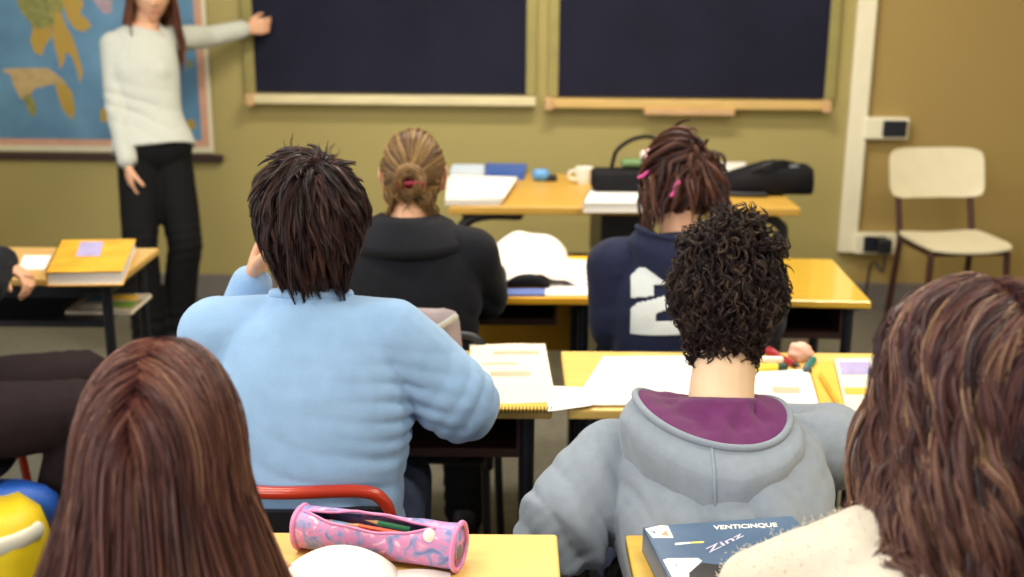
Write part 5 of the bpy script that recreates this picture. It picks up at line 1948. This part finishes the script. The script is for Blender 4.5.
# grey bag hanging on the back of her chair
q = P(424, 325, 2.66)
t = thing('shoulder_bag', 'grey bag hanging on the chair behind the black jacket', 'bag', q)
rings = []
for z, hw, hd in ((-0.20, 0.05, 0.02), (-0.19, 0.075, 0.035), (-0.05, 0.085, 0.04), (0.010, 0.08, 0.03), (0.032, 0.072, 0.014), (0.036, 0.06, 0.006)):
    rings.append([q + V((hw * math.copysign(abs(math.cos(a)) ** 0.6, math.cos(a)), hd * math.sin(a), z)) for a in np.linspace(0, 2 * PI, 28, endpoint=False)])
M['bag_grey'] = mat('mauve_grey_canvas', rgb(150, 138, 142), 0.85, 0.1, 30)
ob = MB().loft(rings).build('bag_body', M['bag_grey'], t, origin=q, smooth=True)
wrinkle(ob, q, 0.006, 18, (), 6.0, (1, 1, 1))
MB().tube([q + V((-0.06, -0.02, 0.0)), q + V((0.0, -0.045, -0.01)), q + V((0.05, -0.04, 0.015)), q + V((0.075, -0.03, 0.03))], 0.007, n=8, smooth=18, flat=0.5).build('strap', mat('light_grey_strap', rgb(176, 178, 172), 0.8), t, origin=q, smooth=True)

# ---------------------------------------------------------------- student in the navy hoodie with the number 2
p = P_at_neck('navy', 0.06, shw=0.165, head_turn=math.radians(14), head_nod=math.radians(-8))
p.head = Q(673, 1.09, 2.93)
p.el['l'] = Q(619, 0.75, 2.93)
p.ob = body(p, 'student in a navy hoodie numbered 2 with auburn hair tied up', M['skin'], vox=0.005)
sp = std_spine(p, 1.08, 1.08)
gar = garment(p, M['hoodie_navy'], 'hoodie', (0.076, 0.074, 0.072, 0.06, 0.05), sp, vox=0.007, folds=[(p.el['l'] + V((0.08, 0, 0.05)), V((-0.4, 0, 1)), 0.10, 0.06, 0.006)], amp=0.003, seed=9.0)
make_hood(p, M['hoodie_navy'], M['hoodie_navy'], w=0.112, back=0.115, drop=0.085, rim_h=0.015, seam=0.0, rise=0.045, bag=0.8)
trousers(p, p.ob, M['denim'], seed=6.0)
shoes(p, p.ob, M['shoe_w'], M['rubber'])

# the varsity 2: a block digit laid on the cloth of the back
D2 = [(0, 0), (1, 0), (1, 0.34), (0.74, 0.34), (0.74, 0.22), (0.40, 0.22), (0.40, 0.34), (0.80, 0.46), (1, 0.58), (1, 0.88), (0.86, 1), (0.14, 1), (0, 0.88), (0, 0.56), (0.36, 0.60), (0.36, 0.77), (0.66, 0.77), (0.66, 0.63), (0.12, 0.50), (0, 0.40)]


def inside(x, y, poly):
    c = False
    for i in range(len(poly)):
        (x0, y0), (x1, y1) = poly[i], poly[(i + 1) % len(poly)]
        if (y0 > y) != (y1 > y) and x < (x1 - x0) * (y - y0) / (y1 - y0) + x0:
            c = not c
    return c


bv = BVHTree.FromPolygons([tuple(v.co + p.base) for v in gar.data.vertices], [tuple(f.vertices) for f in gar.data.polygons])
NX, NZ = 60, 50
a0, a1 = P(632, 338, 2.76), P(692, 338, 2.76)
z0, z1 = P(640, 338, 2.76).z, P(640, 271, 2.76).z
vid, vs, fs = {}, [], []


def num_pt(i, j):
    if (i, j) not in vid:
        u, v = i / NX, j / NZ
        x = a0.x + (a1.x - a0.x) * u
        z = z0 + (z1 - z0) * v - 0.010 * (1 - u) * 0 + 0.012 * (u - 0.2)
        hit = bv.ray_cast(V((x, p.base.y - 1.2, z)), V((0, 1, 0)))
        y = hit[0].y if hit[0] else p.base.y - 0.1
        vid[(i, j)] = len(vs)
        vs.append(V((x, y - 0.0025, z)))
    return vid[(i, j)]


for i in range(NX):
    for j in range(NZ):
        if inside((i + 0.5) / NX, (j + 0.5) / NZ, D2):
            fs.append([num_pt(i, j), num_pt(i + 1, j), num_pt(i + 1, j + 1), num_pt(i, j + 1)])
nm = MB().add(vs, fs).build('number_patch', M['varsity'], gar, origin=p.base, smooth=True)
so = nm.modifiers.new('t', 'SOLIDIFY')
so.thickness = 0.002
so.offset = 0
bake(nm)

M['hair_auburn'] = hair_mat('auburn_hair', [(0.0, rgb(40, 18, 20)), (0.5, rgb(72, 37, 33)), (0.85, rgb(106, 60, 46)), (1.0, rgb(146, 98, 70))], 0.4)
h = Hair(p, radii=(0.081, 0.100, 0.111), seed=41)
reg = region_full(nape=-0.7, front=0.25, k=0.8, ear=False)
h.cap(reg, 0.008)
TIE = norm(np.array([0.15, -0.75, 0.45]))


def toward_tie(d, q, t):
    v = TIE - q
    tan = v - q * (v * q).sum(-1, keepdims=True)
    return norm(tan + 1e-6)


dirs = h.scalp(420, reg)
dist = np.arccos(np.clip(dirs @ TIE, -1, 1))
h.lr = h.g.random(len(dirs))
G_ = h.grow(dirs, toward_tie, dist * 0.10, S=10, lift=(0.006, 0.016), stiff=0.4, start=0.2, extra=0.25)
h.clumps(G_, 14, 0.009, 0.006, 0.0006, wave=(0.003, 1), fill=0.0045, taper=0.7)
# loose ends falling out of the tie, and locks down the back and sides
dirs = np.vstack([norm(TIE + 0.25 * h.g.normal(size=(150, 3))), h.scalp(60, lambda d: (np.abs(d[:, 0]) > 0.5) & (d[:, 2] < 0.2) & (d[:, 2] > -0.3) & (d[:, 1] < 0.2))])
h.lr = h.g.random(len(dirs))
G_ = h.grow(dirs, lambda d, q, t: norm(np.stack([0.5 * np.sign(d[:, 0] + 0.25 * h.g.normal(size=len(d))) * (0.4 + np.abs(d[:, 0])), -0.25 + 0.2 * h.g.normal(size=len(d)), 0.10 - 1.5 * t + 0.2 * h.g.normal(size=len(d))], -1)), h.g.uniform(0.07, 0.17, len(dirs)), S=14, lift=(0.010, 0.022), grav=0.45, stiff=0.6, start=0.2, extra=0.25, xlim=(0.098, 0.105, 0.2, 0.0))
h.clumps(G_, 16, 0.010, 0.005, 0.0006, wave=(0.006, 1.2), fill=0.004, taper=0.3, lenvar=0.2)
hr = h.build(M['hair_auburn'], p.ob, p.base)
hc = V(h.c)
for (px, py, zc, m, ax, r) in ((647, 158, 2.90, 'pink_pale', V((0.4, 0, 1)), 0.008), (675, 189, 2.78, 'scrunchie', V((0.5, 0.2, 1)), 0.006), (645, 174, 2.86, 'scrunchie', V((1, 0, 0.6)), 0.005)):
    c = P(px, py, zc)
    ax.normalize()
    ob = MB().tube([c - ax * 0.018, c - ax * 0.006 + V((0.003, -0.003, 0)), c + ax * 0.006 + V((-0.003, -0.003, 0)), c + ax * 0.018], [r * 0.8, r, r * 0.85, r], n=12, smooth=12).build('hair_band', M[m], hr, origin=p.base, smooth=True)

# ---------------------------------------------------------------- girl with long straight hair (nearest, beside the pencil case)
p = P_at_neck('long', 0.05, shw=0.140, head_nod=math.radians(-12))
p.head = Q(164, 1.115, 1.20)
for s in 'lr':
    p.sh[s] = p.sh[s] - V((0, 0, 0.07))
p.upper = p.upper - V((0, 0, 0.05))
p.trap = V((0, 0.0, -0.05))
p.wr['l'] = p.T(-0.06, 0.30, 0.80)
p.wr['r'] = p.T(0.0, 0.27, 0.80)
p.el['r'] = p.T(0.19, 0.10, 0.80)
p.ob = body(p, 'girl with long straight reddish brown hair seen from behind', M['skin'], vox=0.006, ears=False)
garment(p, M['top_tan'], 'jumper', (0.066, 0.062, 0.060, 0.054, 0.045), std_spine(p, 0.95, 0.85), seed=11.0)
cuffs(p, M['top_tan'])
trousers(p, p.ob, M['denim'], seed=7.0)
shoes(p, p.ob, M['shoe_w'], M['rubber'])
M['hair_long'] = hair_mat('reddish_brown_hair', [(0.0, rgb(50, 27, 28)), (0.4, rgb(90, 52, 49)), (0.75, rgb(122, 76, 66)), (0.93, rgb(142, 96, 78)), (1.0, rgb(164, 122, 96))], 0.40, tip=(rgb(172, 122, 88), 0.28, 0.75, 0.75), spec=0.6)
h = Hair(p, radii=(0.073, 0.098, 0.112), seed=51)
reg = region_full(nape=-0.45, front=0.3, k=0.8, ear=False)
h.cap(reg, 0.0)
back_c = tuple(p.upper - V((0, 0.005, 0.17)))
cols = [(tuple(p.neck - V((0, 0, 0.015))), (0.070, 0.075, 0.11), np.eye(3))]


def parted(d, q, t):
    """off a centre parting and straight down"""
    sx = np.sign(d[:, 0] + 0.03)
    w = np.clip(q[:, 2], 0, 1) ** 1.2
    return norm(np.stack([sx * w * 0.95 + 0.40 * d[:, 0] * (q[:, 2] < -0.1), -0.42 * w, -(1.0 - 0.75 * w)], -1))


dirs = np.vstack([h.scalp(800, reg), norm(np.stack([0.05 * h.g.normal(size=90) + 0.0, h.g.uniform(-0.75, 0.5, 90), np.full(90, 0.8)], -1))])
h.lr = h.g.random(len(dirs))
G_ = h.grow(dirs, parted, 0.47 + 0.04 * h.g.normal(size=len(dirs)), S=22, lift=(0.003, 0.011), grav=0.35, stiff=0.40, start=0.03, colliders=cols, extra=0.10, xlim=(0.074, 0.225, 0.30, 0.06), hug=0.85)
rn = np.clip(0.5 + 0.5 * np.array([noise.noise(V((d_[0] * 5, d_[1] * 5, 1.7))) for d_ in dirs]) + 0.22 * h.g.normal(size=len(dirs)), 0, 1)
h.clumps(G_, 15, 0.009, 0.006, 0.00052, wave=(0.003, 0.7), fill=0.0042, taper=0.5, rnd=rn, lenvar=0.12, rspread=0.14)
h.build(M['hair_long'], p.ob, p.base)

# ---------------------------------------------------------------- girl in the fluffy white sweater, wavy hair
p = P_at_neck('wavy', 0.08, shw=0.165, head_turn=math.radians(4), head_nod=math.radians(-10))
p.head = Q(980, 1.165, 1.245)
p.sh['l'] = P(880, 577, 1.24)
p.el['l'] = P(768, 602, 1.44)
p.wr['l'] = P(850, 572, 1.62)
p.ob = body(p, 'girl in the fluffy white sweater with wavy highlighted brown hair', M['skin'], vox=0.006, ears=False)
gar = garment(p, M['fluffy_white'], 'sweater', (0.078, 0.074, 0.068, 0.058, 0.048), std_spine(p, 1.06, 1.05), seed=13.0, amp=0.004, scale=10)
trousers(p, p.ob, M['denim'], seed=8.0)
shoes(p, p.ob, M['shoe_w'], M['rubber'])
# wool fuzz
co, no = coords(gar.data), vnormals(gar.data)
g = np.random.default_rng(77)
pick = g.choice(np.where(co[:, 2] > 0.62)[0], 9000)
b0 = co[pick] + np.array(p.base) + g.normal(size=(9000, 3)) * 0.003
d = norm(no[pick] + 0.7 * g.normal(size=(9000, 3)))
d2 = norm(g.normal(size=(9000, 3)))
ts = np.linspace(0, 1, 4)[None, :, None]
paths = b0[:, None] + d[:, None] * ts * 0.003 + d2[:, None] * ts ** 2 * 0.003
v, f_, r_, t_ = strand_arrays(paths, np.broadcast_to(np.linspace(0.0006, 0.0003, 4)[None], (9000, 4)), g.random(9000))
fz = fast_mesh('wool_fuzz', v, f_, {'strand_rnd': r_}, M['fluffy_white'], gar, p.base)
fz['kind'] = 'stuff'
M['hair_wavy'] = hair_mat('wavy_brown_hair', [(0.0, rgb(40, 22, 28)), (0.4, rgb(82, 48, 49)), (0.70, rgb(112, 68, 62)), (0.88, rgb(156, 118, 94)), (1.0, rgb(196, 160, 124))], 0.42, tip=(rgb(140, 98, 74), 0.5, 1.2, 0.5), spec=0.5)
h = Hair(p, radii=(0.084, 0.104, 0.113), seed=61)
reg = region_full(nape=-0.5, front=0.3, k=0.8, ear=False)
h.cap(reg, 0.002)
cols = [(tuple(p.upper - V((0, 0.005, 0.17))), (0.17, 0.15, 0.24), np.eye(3)), (tuple(p.neck - V((0, 0, 0.01))), (0.075, 0.08, 0.11), np.eye(3))]


def loose(d, q, t):
    sx = np.sign(d[:, 0] - 0.12)
    w = np.clip(q[:, 2], 0, 1) ** 1.1
    return norm(np.stack([sx * (w * 0.9 + 0.10), -0.35 * w - 0.05, -(1.0 - 0.75 * w)], -1))


dirs = np.vstack([h.scalp(760, reg), norm(np.stack([0.12 + 0.06 * h.g.normal(size=110), h.g.uniform(-0.8, 0.5, 110), np.full(110, 0.8)], -1))])
h.lr = h.g.random(len(dirs))
G_ = h.grow(dirs, loose, np.clip(0.33 + 0.05 * h.g.normal(size=len(dirs)), 0.2, 0.45), S=24, lift=(0.008, 0.036), grav=0.28, stiff=0.5, start=0.25, colliders=cols, extra=0.30, xlim=(0.100, 0.130, 0.20, 0.03), hug=0.5)
rn = np.clip(0.52 + 0.5 * np.array([noise.noise(V((d_[0] * 6, d_[1] * 6, d_[2] * 6))) for d_ in dirs]) + 0.25 * h.g.normal(size=len(dirs)), 0, 1)
h.clumps(G_, 15, 0.010, 0.005, 0.00055, wave=(0.014, 2.0), fill=0.0045, taper=0.45, rnd=rn, lenvar=0.15, frizz=0.002, rspread=0.12)
h.build(M['hair_wavy'], p.ob, p.base)

# ---------------------------------------------------------------- the woman at the blackboard
p = Pose()
p.side = V((1, 0.28, 0)).normalized() * -1            # her own right is towards the picture's left: she faces the class
p.fwd = V((0.28, -1, 0)).normalized()
p.toe = V((0.30, -1, 0)).normalized()
p.hs, p.hands = 1.0, {}
p.trap = V((0, 0, -0.035))
TZ = 5.10
p.pelvis = Q(153, 0.86, TZ)
p.waist = Q(148, 1.01, TZ)
p.chest = Q(141, 1.20, TZ)
p.upper = Q(141, 1.33, TZ)
p.neck = Q(143, 1.395, TZ)
p.head = Q(149, 1.525, TZ - 0.04)
p.headR = frame(V((0.45, -1, -0.10)))
p.sh = {'r': Q(113, 1.315, TZ - 0.05), 'l': Q(170, 1.335, TZ + 0.10)}
p.el = {'r': Q(116, 1.06, TZ - 0.08), 'l': Q(207, 1.335, TZ + 0.30)}
wl = wp(wall_sz(245, 29, 0.12)[0], wall_sz(245, 29, 0.12)[1], 0.12)
p.wr = {'r': Q(127, 0.825, TZ - 0.14), 'l': wl}
p.hip = {'r': Q(139, 0.83, TZ - 0.02), 'l': Q(169, 0.83, TZ + 0.03)}
p.kn = {'r': Q(140, 0.47, TZ - 0.10), 'l': Q(185, 0.46, TZ - 0.02)}
p.an = {'r': Q(150, 0.09, TZ - 0.02), 'l': Q(176, 0.09, TZ + 0.06)}
p.hands = {'r': dict(d=V((0.10, -0.1, -1)), palm=V((0.8, 0.5, 0)), thumb=V((0.3, -1, 0)), curls=(0.3, 0.35, 0.4, 0.45)),
           'l': dict(d=WE * 0.93 + WN * -0.30 + V((0, 0, 0.16)), palm=-WN, thumb=V((0, 0, 1)), curls=(0.45, 0.6, 0.7, 0.75), tc=0.5)}
p.base = V((p.pelvis.x, p.pelvis.y, 0))
p.ob = body(p, 'woman in a white knit top and black trousers touching the blackboard', M['skin'], vox=0.0045)
LADY = p
sp = [(p.pelvis + V((0, 0, 0.005)), 0.184, 0.142), (p.pelvis.lerp(p.waist, 0.4), 0.170, 0.130), (p.waist, 0.142, 0.108), (p.waist.lerp(p.chest, 0.6), 0.152, 0.118), (p.chest, 0.158, 0.125), (p.upper, 0.135, 0.088), (p.upper.lerp(p.neck, 0.7), 0.080, 0.066)]
bust = lambda mb: [mb.ell(p.chest + p.fwd * 0.070 - p.side * (s * 0.058) + V((0, 0, -0.012)), (0.066, 0.056, 0.075)) for s in (-1, 1)]
garment(p, M['knit_white'], 'knit_top', (0.062, 0.056, 0.050, 0.047, 0.042), sp, vox=0.006, cuff=0.015, folds=[(p.el['r'], V((0.2, 0, 1)), 0.07, 0.05, 0.006), (p.waist + p.fwd * 0.1, V((0.3, 0, 1)), 0.13, 0.06, 0.004), (p.sh['l'], V((1, 0, 0.3)), 0.1, 0.05, 0.004)], amp=0.003, seed=15.0, extra=bust)
collar_ring(p, M['knit_white'], 'neckline', 0.068, 0.006, 0.55, -0.014)
trousers(p, p.ob, M['black_trousers'], r=(0.096, 0.088, 0.074, 0.072, 0.074), vox=0.008, hem=0.0, seed=9.0)
shoes(p, p.ob, M['shoe_d'], M['rubber'])
c = p.wr['r'] + V((0.003, 0, 0.005)) - V((0, 0, 0.012))
ax = (p.wr['r'] - p.el['r']).normalized()
x = ax.cross(V((0, 1, 0))).normalized()
y = ax.cross(x)
MB().tube([c + x * (0.033 * math.cos(a)) + y * (0.030 * math.sin(a)) for a in np.linspace(0, 2 * PI, 25)], 0.004, n=8, caps=False).build('bracelet', M['silver'], p.ob, origin=p.base, smooth=True)
M['hair_red'] = hair_mat('chestnut_hair', [(0.0, rgb(70, 36, 24)), (0.5, rgb(122, 70, 46)), (1.0, rgb(170, 110, 74))], 0.4)
h = Hair(p, radii=(0.081, 0.100, 0.112), seed=71)
reg = region_full(nape=-0.55, front=0.1, k=0.8, ear=False)
h.cap(reg, 0.006)
cols = [(tuple(p.neck - V((0, 0, 0.02))), (0.075, 0.075, 0.08), np.eye(3))]
dirs = h.scalp(380, reg)
h.lr = h.g.random(len(dirs))
G_ = h.grow(dirs, parted, 0.29 + 0.03 * h.g.normal(size=len(dirs)), S=16, lift=(0.008, 0.022), grav=0.3, stiff=0.5, start=0.2, colliders=cols, extra=0.15, hug=0.5, xlim=(0.108, 0.14, 0.2, 0))
h.clumps(G_, 14, 0.010, 0.006, 0.0007, wave=(0.005, 1), fill=0.005, taper=0.5, lenvar=0.12)
h.build(M['hair_red'], p.ob, p.base)

# ---------------------------------------------------------------- student sitting sideways at the tan desk (mostly out of view)
p = Pose()
p.fwd = V((1, 0.22, 0)).normalized()
p.side = V((p.fwd.y, -p.fwd.x, 0))
p.toe = p.fwd
p.hs = 1.0
hp = LS_HIP
F_, S_ = p.fwd, p.side
p.pelvis = hp + V((0, 0, 0.56))
p.waist = p.pelvis - F_ * 0.03 + V((0, 0, 0.15))
p.chest = p.pelvis - F_ * 0.02 + V((0, 0.03, 0.33))
p.upper = p.pelvis + V((0, 0.05, 0.44))
p.neck = p.pelvis + F_ * 0.02 + V((0, 0.06, 0.52))
p.head = p.neck + F_ * 0.04 + V((0, 0, 0.125))
p.headR = frame(F_ + V((0, 0.4, 0)))
p.sh = {'r': p.upper + S_ * 0.165, 'l': p.upper - S_ * 0.165}
hw = H(12, 262, 0.83)
p.el = {'l': V((p.upper.x + 0.02, p.upper.y + 0.30, 0.80)), 'r': p.sh['r'] + F_ * 0.10 + V((0, 0, -0.22))}
p.wr = {'l': hw + V((-0.03, 0.0, 0.0)), 'r': p.pelvis + F_ * 0.08 + S_ * 0.05 + V((0, 0, 0.17))}
p.hip = {'r': p.pelvis + S_ * 0.085, 'l': p.pelvis - S_ * 0.085}
kr, kl = Q(88, 0.565, 2.84), Q(84, 0.56, 3.08)
p.kn = {'r': kr, 'l': kl}
p.an = {'r': kr + V((-0.16, 0.02, -0.47)), 'l': kl + V((-0.08, 0, -0.465))}
p.hands = {'l': dict(d=V((0.75, -0.25, -0.35)), palm=V((-0.2, -0.3, -1)), thumb=V((0.3, -1, 0)), curls=(0.6, 0.7, 0.8, 0.9), tc=0.6)}
p.base = V((p.pelvis.x, p.pelvis.y, 0))
p.ob = body(p, 'student with dark trousers turned sideways, hand on the tan desk', M['skin'], vox=0.0045)
garment(p, M['jacket_black'], 'jumper', (0.070, 0.064, 0.060, 0.054, 0.046), [(p.pelvis - V((0, 0, 0.08)), 0.17, 0.13), (p.pelvis + V((0, 0, 0.02)), 0.17, 0.13), (p.waist, 0.155, 0.118), (p.chest, 0.17, 0.12), (p.upper, 0.15, 0.10), (p.upper.lerp(p.neck, 0.75), 0.08, 0.07)], seed=17.0)
cuffs(p, mat('blue_cuff', rgb(70, 84, 140), 0.9), 0.044)
trousers(p, p.ob, M['brown_trousers'], r=(0.098, 0.095, 0.080, 0.074, 0.066), seed=10.0)
shoes(p, p.ob, M['shoe_d'], M['rubber'])
h = Hair(p, seed=81)
reg = region_full()
h.cap(reg, 0.008)
dirs = h.scalp(160, reg)
h.lr = h.g.random(len(dirs))
G_ = h.grow(dirs, swirl, 0.07, S=7, lift=(0.006, 0.018), stiff=0.7, start=0.5, extra=0.4)
h.clumps(G_, 12, 0.012, 0.004, 0.0008, fill=0.005)
h.build(M['hair_brown'], p.ob, p.base)
# ================================================================ light, world, camera
def area(name, loc, size, power, col, rot=(0, 0, 0)):
    l = bpy.data.lights.new(name, 'AREA')
    l.shape = 'RECTANGLE'
    l.size, l.size_y = size
    l.energy = power
    l.color = col
    o = bpy.data.objects.new(name, l)
    COL.objects.link(o)
    o.location = loc
    o.rotation_euler = rot
    return o


WARM = (1.0, 0.93, 0.80)
for (x, y, e_) in ((-1.3, 0.6, 38), (1.5, 0.6, 38), (-1.3, 2.5, 38), (1.5, 2.5, 38), (0.25, 4.1, 66)):
    area('ceiling_lamp', (x, y, 3.1), (1.3, 0.35), e_, WARM)
# daylight through the two windows in the left wall
for y in (0.1, 3.3):
    area('window_daylight', (-3.2, y, 1.9), (2.4, 1.7), 35, (0.86, 0.93, 1.0), (0, math.radians(-90), 0))

# daylight from the tall windows behind and to the side of the class
area('rear_daylight', (-2.3, -2.4, 2.3), (2.6, 1.6), 90, (1.0, 0.97, 0.90), (math.radians(72), 0, math.radians(-26)))

w = bpy.data.worlds.new('classroom_world')
SC.world = w
w.use_nodes = True
bg = w.node_tree.nodes['Background']
bg.inputs['Color'].default_value = (0.80, 0.88, 1.0, 1)
bg.inputs['Strength'].default_value = 0.14

cam = bpy.data.cameras.new('camera')
co_ = bpy.data.objects.new('camera', cam)
COL.objects.link(co_)
R3 = Matrix((RX, UP, -FW)).transposed()
co_.matrix_world = Matrix.Translation(C0) @ R3.to_4x4()
cam.sensor_width = 36.0
cam.sensor_fit = 'HORIZONTAL'
cam.lens = 36.0 * F_PX / 1024
cam.clip_start = 0.05
cam.dof.use_dof = True
cam.dof.focus_distance = 1.75
cam.dof.aperture_fstop = 3.4
SC.camera = co_
vs_ = SC.view_settings
vs_.view_transform = 'Standard'
vs_.look = 'None'
vs_.gamma = 1.0
vs_.use_curve_mapping = False
vs_.exposure = 0.08
SC.cycles.use_denoising = True
